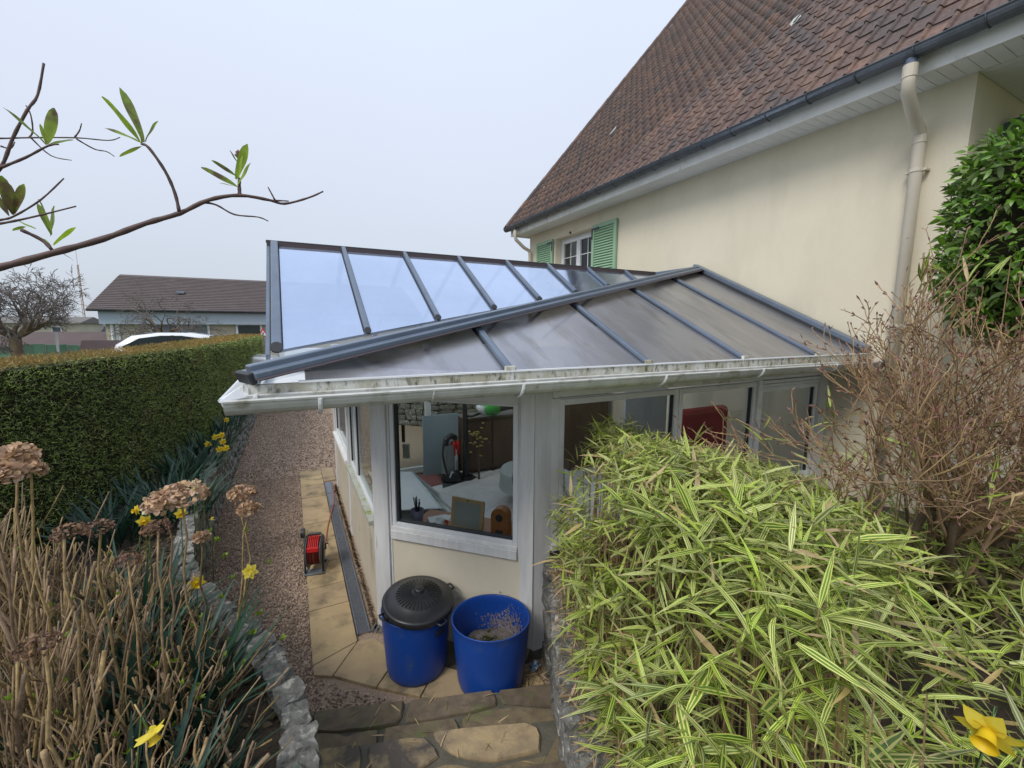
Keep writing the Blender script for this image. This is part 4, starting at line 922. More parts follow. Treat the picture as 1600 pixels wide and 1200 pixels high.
q = MB(); q.box((.02,-.012,.40),(.10,.012,.445)); Mh = Mb @ Matrix.Rotation(math.radians(-62)-.2, 4, 'Z') @ Matrix.Translation((0,0,0))
hm = MB()
for k in range(7):
    a = math.radians(-62+ -9+3.0*k); 
    for z in (.385,.43): hm.v.append(tuple(Mb @ Matrix.Rotation(-.2,4,'Z') @ Vector((.2485*math.cos(a),.2485*math.sin(a),z-.01))))
hm.f = [(2*k, 2*k+2, 2*k+3, 2*k+1) for k in range(6)]
hs_ = hm.go('hand_slot', M_['rald'], t1); sm_ = hs_.modifiers.new('s', 'SOLIDIFY'); sm_.thickness = .006; sm_.offset = .6
# black dustbin lid resting tilted on the rim
ld = thing('dustbin_cover', (.735,2.93,.60), 'ribbed black round cover lying tilted on the left blue barrel', 'cover')
ML = Matrix.Translation((.735,2.935,.560)) @ Matrix.Rotation(math.radians(6), 4, 'X') @ Matrix.Rotation(math.radians(3), 4, 'Y') @ Matrix.Scale(1.14, 4)
prof = [(.0,.075),(.035,.073),(.15,.050),(.155,.045),(.20,.028),(.212,.024),(.226,.022),(.232,.012),(.232,-.015),(.222,-.018),(.218,.0),(.15,.03),(.0,.05)]
put(MB().lathe(prof, n=64), ML).go('dome', M_['black'], ld, smooth=True)
put(MB().lathe([(.0,.098),(.028,.096),(.033,.088),(.03,.073),(.04,.068),(.0,.066)], n=24), ML).go('knob', M_['black'], ld, smooth=True)
rb = MB(); rb.beam((.05,0,.0715),(.148,0,.0525), .004, .006); rbm = mesh('rib', rb.v, rb.f, M_['black'])
for k in range(36): place('rib', rbm, ld, ML @ Matrix.Rotation(2*PI*k/36, 4, 'Z'))
for a in (195, 290, 15): 
    h = MB().tube([(.228,-.03,-.005),(.262,-.025,-.0),(.266,.0,.0),(.262,.025,.0),(.228,.03,-.005)], .007, 6); put(h, ML @ Matrix.Rotation(math.radians(a), 4, 'Z')).go('lid_handle', M_['black'], ld, smooth=True)
t2, Mb2 = barrel('barrel', 1.165, 2.578, .243, .268, .50, 'open blue plastic barrel with dead leaves and grey scum inside', pinch=.05, yaw=math.radians(-27))
mud = MB()
n = 40; v = [(0,0,.245)]; f = []
for ri in range(1,9):
    for j in range(n): a = 2*PI*j/n; rr_ = .236*ri/8; v.append((rr_*math.cos(a), rr_*math.sin(a), .235+.03*noise.noise((rr_*9*math.cos(a), rr_*9*math.sin(a), 2))))
for j in range(n): f.append((0, 1+j, 1+(j+1) % n))
for ri in range(7):
    for j in range(n): a = 1+ri*n; f.append((a+j, a+n+j, a+n+(j+1) % n, a+(j+1) % n))
mud.v = [tuple(Mb2 @ Vector(p)) for p in v]; mud.f = f
mud.go('silt', mat('silt', (.07,.06,.05), (.20,.17,.16), sc_=12, bump=.7, bs=50, rough=.9), t2, smooth=True)
b = MB()
for k in range(700):                                      # flaky grey scum dried on the inner wall
    a = R.gauss(.75,.42)+.3; z = abs(R.gauss(.0,.09))+.235; rr_ = .225-.014+(.043*z/.5); s = R.uniform(.004,.011)
    c = Vector((rr_*math.cos(a), rr_*math.sin(a), z)); tn = Vector((-math.sin(a), math.cos(a), 0))
    b.add([Mb2 @ (c+tn*s), Mb2 @ (c+Vector((0,0,s))), Mb2 @ (c-tn*s*.8-Vector((0,0,s*.6)))], [(0,1,2)])
b.go('dried_scum', mat('dried_scum', (.20,.17,.17), rough=.95, isl=.3), t2, kind='stuff')
debris = [leaf_tpl(3,.3,.3,.3), leaf_tpl(3,.5,-.2,.4)]
items = []
for k in range(160):
    rr_ = .15*R.random()**.5; a = R.uniform(0,7); items.append((R.randrange(2), aim(Mb2 @ Vector((rr_*math.cos(a)-.03, rr_*math.sin(a)-.04, .27+.03*R.random())), (R.gauss(0,1),R.gauss(0,1),R.gauss(0,.4)), R.uniform(.02,.05), R.uniform(0,6))))
v, f, u = bake(debris, items); place('dead_leaves', mesh('dead_leaves', v, f, mat('dead_leaf', (.07,.055,.025), (.09,.10,.02), sc_=30, isl=.5, rough=.8), True, u), t2, kind='stuff')

# cable reel
rl = thing('cable_reel', (.10,4.75,.02), 'cable reel with dark red cable and red guide standing on the slabs', 'cable reel')
grey = mat('grey_reel_plastic', (.14,.155,.17), (.11,.12,.135), sc_=10, rough=.45)
MR = Matrix.Translation((.105,4.74,.03)) @ Matrix.Rotation(math.radians(-14), 4, 'Z')
ax = Matrix.Translation((0,0,.20)) @ Matrix.Rotation(PI/2, 4, 'Y')
for k in range(9): put(MB().lathe([(.115+.03*R.random(),-.008),(.14+.01*R.random(),0),(.115,.008)], n=36, M=Matrix.Translation((-.052+.013*k,0,0)) @ ax), MR).go('cable_turn', M_['redc'], rl, smooth=True)
for s_, r_ in ((-.068,.165),(.066,.150)): put(MB().lathe([(.06,-.004),(r_,-.004),(r_+.006,0),(r_,.004),(.06,.004)], n=40, M=Matrix.Translation((s_,0,0)) @ ax), MR).go('side_flange', grey, rl, smooth=True)
put(MB().lathe([(.0,-.06),(.062,-.06),(.062,.06),(.0,.06)], n=24, M=ax), MR).go('hub', M_['black'], rl, smooth=True)
put(MB().tube([(-.085,-.10,.0),(-.085,-.12,.02),(-.085,-.10,.25),(-.085,-.03,.36),(-.06,-.01,.385),(.06,-.01,.385),(.085,-.03,.36),(.088,-.10,.22),(.088,-.12,.02)], .010, 8), MR).go('frame_tube', M_['black'], rl, smooth=True)
put(MB().tube([(-.088,-.14,.004),(.088,-.14,.004),(.088,.13,.004),(-.088,.13,.004),(-.088,-.14,.004)], .012, 8), MR).go('foot_frame', grey, rl, smooth=True)
put(MB().box((-.07,-.13,.002),(.07,-.04,.010)), MR).go('foot_plate', grey, rl)
put(MB().tube([(-.055,-.01,.385),(.055,-.01,.385)], .016, 10), MR).go('grip', M_['black'], rl)
bevel(put(MB().box((-.058,-.15,.245),(.058,-.11,.30)), MR).go('red_guide', M_['red'], rl), .01)
for k in range(6): put(MB().tube([(-.045+.018*k,-.13,.30),(-.045+.018*k,-.08,.35),(-.045+.018*k,-.02,.372)], .006, 6), MR).go('red_bar', M_['red'], rl)
put(MB().tube([(.07,0,.20),(.10,0,.20),(.10,0,.26),(.125,0,.26)], .008, 6), MR).go('crank', M_['black'], rl)
put(MB().lathe([(.0,-.03),(.05,-.03),(.05,.0),(.0,.0)], n=20, M=Matrix.Translation((-.10,0,.20)) @ ax), MR).go('socket_hub', M_['black'], rl)
lc = MB().tube([(.17,4.80,.27),(.20,4.9,.20),(.22,5.1,.09),(.235,5.35,.032),(.28,5.7,.030),(.36,6.15,.034),(.42,6.5,.030),(.45,6.9,.028),(.50,7.25,.02)], .006, 8).go('extension_cable', M_['orange'], smooth=True); props(lc, 'orange cable running from the reel along the slabs to the far corner post', 'cable')
# litter behind the barrel
lt = thing('litter_packet', (1.50,2.50,.02), 'crumpled blue and white packet at the foot of the corner post', 'litter')
v, f = rough_box(99, 2, 2, 2, .5); place('packet', mesh('packet', v, f, mat('packet', (.5,.55,.6), (.05,.10,.2), sc_=40, lo=.48, hi=.52, rough=.3)), lt, TRS((1.50,2.50,.06), (.5,.4,.3), (.07,.05,.06)))

# ============================================================ FAR BACKGROUND
fb = thing('long_building', (-2,30,.62), 'long single storey building with grey brown slate roof and pale blue fascia beyond the hedge', 'building')
M_['cream'] = mat('pale_cream_wall', (.50,.47,.36), (.45,.42,.32), sc_=1, rough=.9)
M_['slate'] = mat('grey_brown_shingle', (.125,.10,.095), (.085,.07,.068), sc_=3., rough=.85, stretch=(1.5,1,9), c3=(.16,.135,.125), s3=1.5, l3=.55, h3=.75)
M_['bluef'] = mat('pale_blue_cladding', (.42,.50,.57), (.38,.46,.53), sc_=.7, rough=.6)
MB().box((-7.5,26,.5),(7,35,3.2)).go('wall', M_['cream'], fb)
MB().box((-7.62,25.72,2.60),(7.1,25.98,3.17)).go('fascia_cladding', M_['bluef'], fb)
rf = MB().prism([(-7.95,25.55,3.16),(-7.95,30.5,5.08),(-7.95,35.4,3.16),(-7.95,35.4,3.30),(-7.95,30.5,5.24),(-7.95,25.55,3.28)], (15,0,0)).go('roof', M_['slate'], fb)
b = MB(); half_gutter(b, (-7.95,25.52,3.24),(7.05,25.52,3.24), .06); b.go('gutter', M_['zinc'], rf)
b = MB()
for k in range(20): z = 3.36+k*.092; y = 25.5+(z-3.28)*2.525; b.box((-7.96,y-.02,z-.02),(7.05,y+.02,z+.004))
b.go('shingle_courses', M_['slate'], rf, kind='stuff')
MB().prism([(-5.1,27.6,4.14),(-4.75,27.6,4.14),(-4.75,27.9,4.26),(-5.1,27.9,4.26)], (0,0,.05)).go('roof_vent', M_['zinc'], rf)
MB().prism([(-7.52,26,3.18),(-7.52,35,3.18),(-7.52,30.5,4.95)], (.1,0,0)).go('gable_wall', M_['bluef'], fb)
for x0, x1, z0, m in ((-5.76,-4.80,1.2,'d'),(-4.66,-3.66,1.96,'w'),(-2.36,-1.40,1.6,'k')):
    o = MB().box((x0-.10,25.90,z0-.08),(x1+.10,25.955,2.60)).go('window', M_['pvclean'], fb)
    MB().box((x0,25.88,z0),(x1,25.895,2.56)).go('pane', mat('far_glass_'+m, {'d':(.16,.17,.20),'w':(.15,.20,.21),'k':(.035,.045,.04)}[m], rough=.15), o)
MB().tube([(-7.25,25.9,3.1),(-7.25,25.9,.6)], .06, 8).go('downpipe', M_['pvclean'], fb)
MB().box((-7.15,25.93,.6),(-7.0,25.99,2.6)).go('wall_strip', M_['pvclean'], fb)

def low_house(name, x0, x1, y, z0, zr, wm, rm, label, hh=2.2, dep=7):
    t = thing(name, ((x0+x1)/2, y+dep/2, 0), label, 'house')
    MB().box((x0,y,-.5),(x1,y+dep,z0)).go('wall', wm, t)
    MB().prism([(x0-.3,y-.4,z0-.05),(x0-.3,y+dep/2,zr),(x0-.3,y+dep+.4,z0-.05)], (x1-x0+.6,0,0)).go('roof', rm, t)
    for k in range(3):
        xa = x0+(x1-x0)*(.18+.28*k); o = MB().box((xa,y-.05,z0-1.4),(xa+(x1-x0)*.10,y-.01,z0-.35)).go('window', M_['pvclean'], t)
        MB().box((xa+.08,y-.07,z0-1.3),(xa+(x1-x0)*.10-.08,y-.055,z0-.45)).go('pane', M_['zinc'], o)
droof = mat('dull_roof', (.16,.15,.14), rough=.9); mroof = mat('maroon_tile_roof', (.115,.08,.075), (.09,.068,.066), sc_=1.2, rough=.9); broof = mat('blue_slate_roof', (.12,.13,.17), (.10,.11,.145), sc_=1, rough=.9)
low_house('bungalow', -15.5, -8.2, 30, 1.15, 2.15, M_['cream'], mroof, 'low building with long maroon roof behind the green fence')
low_house('bungalow', -27, -19.5, 60, 2.7, 3.35, M_['cream'], droof, 'pale house with dull roof partly hidden behind the left bare tree')
low_house('bungalow', -23.5, -17.2, 66, 1.6, 3.0, M_['cream'], broof, 'blue slate roofed house beside the end of the long building')
low_house('bungalow', -19.5, -14.4, 50, .9, 1.7, M_['cream'], mroof, 'small house with brown gable between the mast and the long building')
# wooded hills, far off
b = MB(); n = 90; v = []; f = []
for i in range(n):
    x = -420+9.5*i; 
    for j, y in enumerate((190,215,260,420)):
        zz = (0, 3.2, 5.2, 5.5)[j]*(1+.35*noise.noise((x*.02, j*3.1, 0))+.18*noise.noise((x*.13, j, 5))); v.append((x, y, zz*(.82 if j else 1)-.3))
f = [(i*4+j, i*4+4+j, i*4+5+j, i*4+1+j) for i in range(n-1) for j in range(3)]
place('wooded_hills', mesh('wooded_hills', v, f, M_['hill'], True), kind='structure')

# lattice mast
ms_ = thing('radio_mast', (-28.2,90,0), 'thin lattice radio mast standing far off between the bare tree and the long building', 'mast')
b = MB()
for dx, dy in ((-.16,0),(.16,0),(0,.2)): b.tube([(-28.3+dx,90+dy,0),(-28.3+dx*.4,90+dy*.4,11.5)], .035, 4)
b.tube([(-28.3,90,11.4),(-28.3,90,14.)], .025, 4); b.go('mast_legs', M_['twig'], ms_)
b = MB()
for k in range(16): z = .7*k+.4; b.tube([(-28.46,90,z),(-28.14,90,z+.6),(-28.3,90.2,z+.7)], .02, 4)
b.tube([(-28.8,90,8.4),(-27.7,90,8.5)], .04, 4); b.tube([(-28.7,90,7.2),(-28.0,90,7.2)], .05, 4); b.tube([(-28.6,90,5.6),(-27.8,90,5.4)], .05, 4); b.go('cross_braces', M_['twig'], ms_)

# branching growth --------------------------------------------------------
def grow(p, d, L, r, lev, maxl, out, rr, spread=.6, up=.15, kids=(2,4), shrink=.68, wob=.12, seg=5, droop=0.):
    pts = [p.copy()]; rad = [r]; d = d.normalized(); q = p.copy(); ch = []
    for i in range(seg):
        d = (d + Vector((rr.gauss(0,wob), rr.gauss(0,wob), rr.gauss(0,wob)+up*.2-droop*lev*.1))).normalized(); q = q + d*L/seg
        pts.append(q.copy()); rad.append(r*(1-.45*(i+1)/seg)); ch.append((q.copy(), d.copy(), rad[-1]))
    out.append((lev, pts, rad))
    if lev >= maxl: return
    k = rr.randint(*kids)
    for j in range(k):
        i = seg-1 if j == 0 else rr.randint(max(1, seg//2-1), seg-1)
        q, dd, r2 = ch[i]; o = Vector((rr.gauss(0,1), rr.gauss(0,1), rr.gauss(0,.7))); o = (o - dd*o.dot(dd)).normalized()
        grow(q, dd + o*spread*rr.uniform(.6,1.3) + Vector((0,0,up)), L*shrink*rr.uniform(.75,1.2), r2*.72, lev+1, maxl, out, rr, spread, up, kids, shrink, wob, seg, droop)
def bare_tree(base, h, r, seed, label, limbs=7, L=1.2, spread=.7, maxl=5, droop=.3, cz=.5, tl=1.0):
    t = thing('bare_apple_tree', base, label, 'tree'); rr = random.Random(seed); base = Vector(base)
    tr = MB().tube([base+Vector((0,0,-.3)), base+Vector((.02,0,h*.5)), base+Vector((0,0,h))], [r*1.25,r,r*1.05], 10).go('trunk', M_['trunk'], t, smooth=True)
    out = []
    for k in range(limbs):
        a = 2*PI*k/limbs+rr.uniform(-.3,.3)
        grow(base+Vector((0,0,h*.95)), Vector((math.cos(a), math.sin(a)*.8, rr.uniform(.15,1.3)*cz*2)), L*rr.uniform(.8,1.15), r*.5, 1, maxl, out, rr, spread, .16, (3,4), .66, .16, 5, droop)
    for lev, pts, rad in out:
        if lev == 1: MB().tube(pts, rad, 7).go('limb', M_['trunk'], tr, smooth=True)
    b = MB()
    for lev, pts, rad in out:
        if lev > 1: b.tube(pts, [max(x, .005) for x in rad], 3 if lev > 2 else 5, cap=False)
    b.go('twigs', M_['fartwig'], t, kind='stuff')
bare_tree((-6.45,16,.62), 1.7, .12, 5, 'large spreading bare apple tree at the left edge behind the green fence', limbs=10, L=.84, spread=.75, droop=.15, maxl=6, cz=.34)
bare_tree((-4.35,21,.62), 1.5, .10, 9, 'smaller drooping bare apple tree in front of the long building', limbs=9, L=.95, spread=.8, droop=.35, cz=.5, maxl=5)
t = thing('distant_tree', (-30,110,0), 'round hazy grey bare tree on the horizon left of the long building', 'tree'); rr = random.Random(3); out = []
grow(Vector((-32,110,0)), Vector((0,0,1)), 3.2, .4, 0, 5, out, rr, .7, .1, (3,4), .6, .12, 4)
b = MB()
for lev, pts, rad in out:
    if lev: b.tube(pts, [max(x, .05) for x in rad], 3, cap=False)
b.go('crown', mat('hazy_twigs', (.17,.17,.18), rough=1), t); MB().tube(out[0][1], out[0][2], 6).go('trunk', bpy.data.materials['hazy_twigs'], t)

# green corrugated fence
fc = thing('green_fence', (-7,17,.62), 'faded green corrugated sheet fence beyond the hedge at the left', 'fence')
gf = mat('faded_green_sheet', (.17,.33,.22), (.14,.28,.19), sc_=2, rough=.6, obj=.15)
for k in range(26):
    x = -11.2+.235*k; zt = 1.98+.03*math.sin(k*.7)+(.02 if k % 3 else 0)
    bevel(MB().box((x,17+.02*(k%2),.5),(x+.225,17.03+.02*(k%2),zt)).go('fence_sheet', gf, fc), .006)
MB().box((-11.2,16.96,1.66),(-5.1,16.995,1.72)).go('fence_rail', gf, fc)
for x in (-6.0,-7.6): MB().box((x,16.9,.5),(x+.05,16.95,2.35)).go('fence_post', M_['pvclean'] if x > -7 else M_['twig'], fc)
gp = thing('gate_pillar', (-4.75,16,.6), 'small cream wall end with brown tiled coping beside the green fence', 'wall')
MB().box((-5.15,16,.5),(-4.1,16.3,1.86)).go('wall', M_['cream'], gp); MB().prism([(-5.2,15.9,1.86),(-5.2,16.15,2.14),(-5.2,16.4,1.86)], (1.1,0,0)).go('coping', mroof, gp)
# warning sign
sg = thing('warning_sign', (-1.17,24,.6), 'small red bordered triangular road sign just over the far end of the hedge', 'road sign')
c = Vector((-1.18,24,2.16))
def tri_(s, y): return [(c.x-s, y, c.z-s*.58), (c.x+s, y, c.z-s*.58), (c.x, y, c.z+s*1.15)]
MB().prism(tri_(.24, 24.0), (0,.02,0)).go('red_border', M_['red'], sg); MB().prism(tri_(.15, 23.99), (0,.008,0)).go('white_field', M_['pvclean'], sg); MB().box((c.x-.02,23.985,c.z-.05),(c.x+.02,23.989,c.z+.07)).go('black_symbol', M_['black'], sg); MB().tube([(c.x,24.04,.6),(c.x,24.04,2.1)], .03, 8).go('pole', M_['grate'], sg)

# white parked car
car = thing('parked_car', (-3.0,14,.62), 'white car parked beyond the hedge, only its roof and side windows showing', 'car')
wht = mat('white_car_paint', (.78,.79,.80), rough=.25, coat=.6); dgl = mat('dark_car_glass', (.03,.04,.045), rough=.06)
CX, CZ = -4.35, .72
def carprof(zs, y0, y1, inset=0):
    return zs
low = [(.0,.35),(.02,.75),(.12,.98),(.45,1.05),(2.9,1.03),(3.8,.93),(4.25,.72),(4.32,.40),(4.2,.22),(.1,.22)]
b = MB()
secs = [(-.88,.94),(-.80,1.),(.80,1.),(.88,.94)]
v = []; k = len(low)
for y, s in secs:
    for x, z in low: v.append((CX+2.16+(x-2.16)*s, 14.9+y, CZ+.22+(z-.22)*s))
f = [(i*k+j, (i+1)*k+j, (i+1)*k+(j+1) % k, i*k+(j+1) % k) for i in range(3) for j in range(k)] + [tuple(range(k)), tuple(range(4*k-1, 3*k-1, -1))]
b.add(v, f); bevel(b.go('body', wht, car, smooth=False), .03, 3)
cab_ = [(.28,1.02),(.40,1.36),(.72,1.58),(1.25,1.655),(1.8,1.65),(2.3,1.56),(2.75,1.36),(3.3,1.02)]
b = MB(); v = []; k = len(cab_)
for y, s in ((-.84,0),(-.66,1),(.66,1),(.84,0)):
    for x, z in cab_: v.append((CX+x, 14.9+(y if z < 1.1 else y*(1 if s else .86)), CZ+(z if s else min(z, 1.02+(z-1.02)*.82))))
f = [(i*k+j, (i+1)*k+j, (i+1)*k+j+1, i*k+j+1) for i in range(3) for j in range(k-1)] + [tuple(range(k)), tuple(range(4*k-1, 3*k-1, -1))]
b.add(v, f); b.go('roof', wht, car, smooth=True)
win_ = [(.52,1.30),(.9,1.52),(1.35,1.585),(1.78,1.58),(2.25,1.50),(2.95,1.2),(.9,1.16)]
for y in (14.9-.80,14.9+.775):
    MB().prism([(CX+x,y,CZ+z) for x, z in win_], (0,.02,0)).go('side_window', dgl, car)
    MB().box((CX+1.55,y-.006,CZ+1.12),(CX+1.62,y+.026,CZ+1.59)).go('door_pillar', M_['black'], car)
MB().prism([(CX+2.36,14.3,CZ+1.545),(CX+3.28,14.25,CZ+1.03),(CX+3.28,15.55,CZ+1.03),(CX+2.36,15.5,CZ+1.545)], (.012,0,.018)).go('windscreen', dgl, car)
MB().prism([(CX+.29,14.3,CZ+1.08),(CX+.42,14.32,CZ+1.37),(CX+.42,15.48,CZ+1.37),(CX+.29,15.5,CZ+1.08)], (-.015,0,.01)).go('rear_window', dgl, car)
MB().box((CX+.10,14.06,CZ+.85),(CX+.30,14.12,CZ+1.0)).go('tail_light', M_['red'], car)
for x in (.85,3.4):
    for y in (14.0,15.62):
        wl = MB().lathe([(.0,-.1),(.31,-.1),(.33,-.06),(.33,.08),(.31,.1),(.0,.1)], n=24, M=Matrix.Translation((CX+x,y+.09,CZ+.33)) @ Matrix.Rotation(PI/2,4,'X')).go('wheel', M_['black'], car, smooth=True)
        MB().lathe([(.0,-.105),(.2,-.105),(.2,.105),(.0,.105)], n=18, M=Matrix.Translation((CX+x,y+.09,CZ+.33)) @ Matrix.Rotation(PI/2,4,'X')).go('rim', M_['grate'], wl)
MB().tube([(CX+1.0,14.35,CZ+1.655),(CX+1.9,14.35,CZ+1.66)], .012, 6).go('roof_rail', M_['grate'], car)

# ============================================================ HEDGE
HF = [(-3.05,1.6),(-2.60,3.4),(-2.15,5.1),(-1.78,6.6),(-1.42,8.5),(-1.22,10.8),(-1.06,13.3),(-.90,17.6)]
hedge = thing('hedge', (-2,8,.65), 'long clipped green hedge with bronzed top running beside the retaining wall', 'hedge')
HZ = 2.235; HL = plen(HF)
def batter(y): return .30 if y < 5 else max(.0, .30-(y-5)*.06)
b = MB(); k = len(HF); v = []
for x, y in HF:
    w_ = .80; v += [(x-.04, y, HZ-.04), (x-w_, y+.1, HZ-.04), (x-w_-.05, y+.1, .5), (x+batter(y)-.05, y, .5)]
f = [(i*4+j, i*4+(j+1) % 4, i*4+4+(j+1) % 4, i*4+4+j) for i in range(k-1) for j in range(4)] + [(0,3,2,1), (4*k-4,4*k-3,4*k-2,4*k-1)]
b.add(v, f); b.go('dark_shade_core', M_['hcore'], hedge)  # solid dark filling, shade deep in the hedge painted as its colour
lt_ = [leaf_tpl(1,.55,.1,.3), leaf_tpl(1,.42,-.15,.5)]
lt_ = [(v_, f_, u_) for v_, f_, u_ in lt_]
for t_ in lt_: t_[0][-3:, 0] *= 3
def hleaf(face, s, zz, ww):
    x, y, an = poly_at(HF, s); bt = batter(y)
    if face == 'front':
        p = Vector((x+bt*(1-(zz-.6)/1.63)+R.gauss(0,.022)+.02*noise.noise((s*1.5,zz*2,0)), y, zz)); nrm = Vector((math.sin(an), -math.cos(an), .1))
    else:
        p = Vector((x-ww, y+.1*ww, HZ+R.gauss(0,.014)+.012*noise.noise((s*2,ww*3,1)))); nrm = Vector((0,0,1))
    d = nrm*R.uniform(.1,.9) + Vector((R.gauss(0,.6), R.gauss(0,.6), R.gauss(.15,.6)))
    return p, d
def batch(face, n, s0, s1, size, m, nm):
    items = []
    for _ in range(n):
        s = R.uniform(s0, s1); p, d = hleaf(face, s, R.uniform(.62, HZ+.01), R.uniform(-.02,.82)); items.append((R.randrange(2), aim(p, d, size*R.uniform(.7,1.3), R.uniform(0,6.3))))
    v, f, u = bake(lt_, items); place(nm, mesh(nm, v, f, m, False, u), hedge, kind='stuff')
batch('front', 34000, 1.2, 6.5, .031, M_['hedge'], 'side_foliage'); batch('front', 14000, 6.5, 10.5, .044, M_['hedge'], 'side_foliage'); batch('front', 8000, 10.5, HL, .07, M_['hedge'], 'side_foliage')
batch('top', 13000, 1.2, 8, .032, M_['hedgetop'], 'top_foliage'); batch('top', 9000, 8, HL, .05, M_['hedgetop'], 'top_foliage')
items = []
for _ in range(2500):
    p = Vector((-.9-R.uniform(0,.8), 17.65+R.gauss(0,.03), R.uniform(.6,HZ))); items.append((R.randrange(2), aim(p, (R.gauss(0,.5),R.uniform(-1,1),R.gauss(0,.5)), .07, R.uniform(0,6))))
v, f, u = bake(lt_, items); place('end_foliage', mesh('end_foliage', v, f, M_['hedge'], False, u), hedge, kind='stuff')

# ============================================================ DAFFODILS
strap = [leaf_tpl(6,.055,.55,.35), leaf_tpl(6,.05,.25,.35), leaf_tpl(6,.06,.05,.3)]
for t_ in strap: t_[0][:, 0] *= 1.0
def clump(x, y, z, n, L, spread, label, cat='daffodil leaves', grp='daffodil clumps along the foot of the hedge'):
    t = thing('daffodil_clump', (x,y,z), label, cat, grp); items = []
    for _ in range(n):
        a = R.uniform(0,6.3); rr_ = spread*R.random()**.6; p = Vector((x+rr_*math.cos(a), y+rr_*math.sin(a), z))
        items.append((R.randrange(3), aim(p, (.45*math.cos(a)+R.gauss(0,.2), .45*math.sin(a)+R.gauss(0,.2), 1), L*R.uniform(.6,1.2), R.gauss(0,.5))))
    v, f, u = bake(strap, items); place('strap_leaves', mesh('strap_leaves', v, f, M_['daff'], True, u), t); return t
far_lab = ['dark blue green daffodil leaves where hedge and wall converge', 'second clump of daffodil leaves from the far end of the bed', 'daffodil leaves under the distant yellow flowers', 'daffodil leaves between the distant flowers and the dead hydrangea head', 'dense dark daffodil leaves behind the pale brown hydrangea heads', 'daffodil leaves at the hedge foot behind the brown hydrangea cluster', 'daffodil leaves beside the top of the curving wall','daffodil leaves at the very near end of the hedge foot']
for k, (x, y) in enumerate([(-1.16,11.6),(-1.17,10.2),(-1.20,8.9),(-1.24,7.7),(-1.28,6.7),(-1.40,5.8),(-1.15,5.2),(-1.55,4.9)]):
    clump(x, y, .65, 130, .42, .30, far_lab[k])
near_lab = ['daffodil leaves among the tan stems near the left edge','blue green daffodil leaves low in the middle of the dead stems','daffodil leaves at the bottom near the stone wall curve','daffodil leaves at the bottom left around the drooping yellow flower','broad daffodil leaves behind the tan stems','small daffodil leaves right beside the coping stones']
for k, (x, y, n, L) in enumerate([(-.95,2.5,120,.55),(-.62,2.35,140,.52),(-.50,1.9,70,.28),(-.70,1.6,170,.48),(-.95,3.2,90,.5),(-.42,2.45,22,.22)]):
    clump(x, y, .65, n, L, .2, near_lab[k], grp='daffodil clumps among the dead stems')
pet = leaf_tpl(4,.74,.15,.12)
def petal_tpl(): return pet
def daffodil(p, size, face, label, base, double=False, single_petals=False, pale=False, grp=None):
    p = Vector(p); face = Vector(face).normalized(); base = Vector(base)
    t = thing('daffodil', base, label, 'daffodil', grp)
    MB().tube([base, base.lerp(p, .6)+Vector((0,0,.04)), p-face*size*.55+Vector((0,0,.01)), p-face*size*.12], [.004,.0035,.003,.0035], 6).go('stem', mat('green_stem', (.10,.17,.05), rough=.5) if 'green_stem' not in bpy.data.materials else bpy.data.materials['green_stem'], t, smooth=True)
    o = face.orthogonal().normalized(); q = face.cross(o); pm = M_['pale'] if pale else M_['yellow']
    me = None; items = []
    for ring in range(3 if double else 1):
        for k in range(6):
            a = 2*PI*k/6+ring*.5; d = o*math.cos(a)+q*math.sin(a)+face*(.12+.35*ring); s = size*.5*(1-.22*ring)
            x = d.normalized(); z = (face - x*face.dot(x)).normalized(); y_ = z.cross(x)
            M = Matrix.Translation(p+face*.004*ring) @ Matrix((y_*-1, x, z)).transposed().to_4x4() @ Matrix.Rotation(R.uniform(-.3,.3),4,'Y') @ Matrix.Scale(s, 4); items.append((0, M))
    if single_petals:
        me = mesh('petal', *pet[:2], pm, True)
        for _, M in items: place('petal', me, t, M)
    else:
        v, f, u = bake([pet], items); place('petals', mesh('petals', v, f, pm, True), t)
    if not double:
        n = 14; mb = MB(); prof = [(.04,.0),(.11,.02),(.13,.15),(.145,.28),(.20,.36)]; v = []
        for r_, h in prof:
            for j in range(n):
                a = 2*PI*j/n; w_ = 1+(.12*math.sin(a*7) if h > .3 else 0); v.append(p + (o*math.cos(a)+q*math.sin(a))*r_*size*w_ + face*h*size)
        mb.add(v, [(i*n+j, i*n+(j+1) % n, (i+1)*n+(j+1) % n, (i+1)*n+j) for i in range(4) for j in range(n)]); mb.go('trumpet', M_['deepyel'], t, smooth=True)
def on_bed(p, dx=0., dy=.03, z=.65): return (p[0]+dx, p[1]+dy, z)
G2 = 'yellow daffodils flowering along the foot of the hedge'
for k, (p, lb) in enumerate([((-1.016, 7.019, 1.050),'left flower of the distant daffodil cluster above the stone wall'),((-0.940, 7.013, 1.070),'tallest flower of the distant daffodil cluster'),((-0.901, 6.785, 1.030),'lowest right flower of the distant daffodil cluster'),((-1.077, 6.850, 1.000),'daffodil hanging left of the distant cluster'),((-0.916, 6.576, 0.980),'daffodil just above the wall coping below the distant cluster'),((-0.849, 6.609, 0.980),'daffodil leaning over the wall coping below the distant cluster'),((-1.049, 8.509, 1.000),'farthest single daffodil under the gutter corner')]):
    daffodil(p, .10, (.5,-.8,.1), lb, on_bed(p, -.04), grp=G2)
G3 = 'daffodils between the dead hydrangea heads'
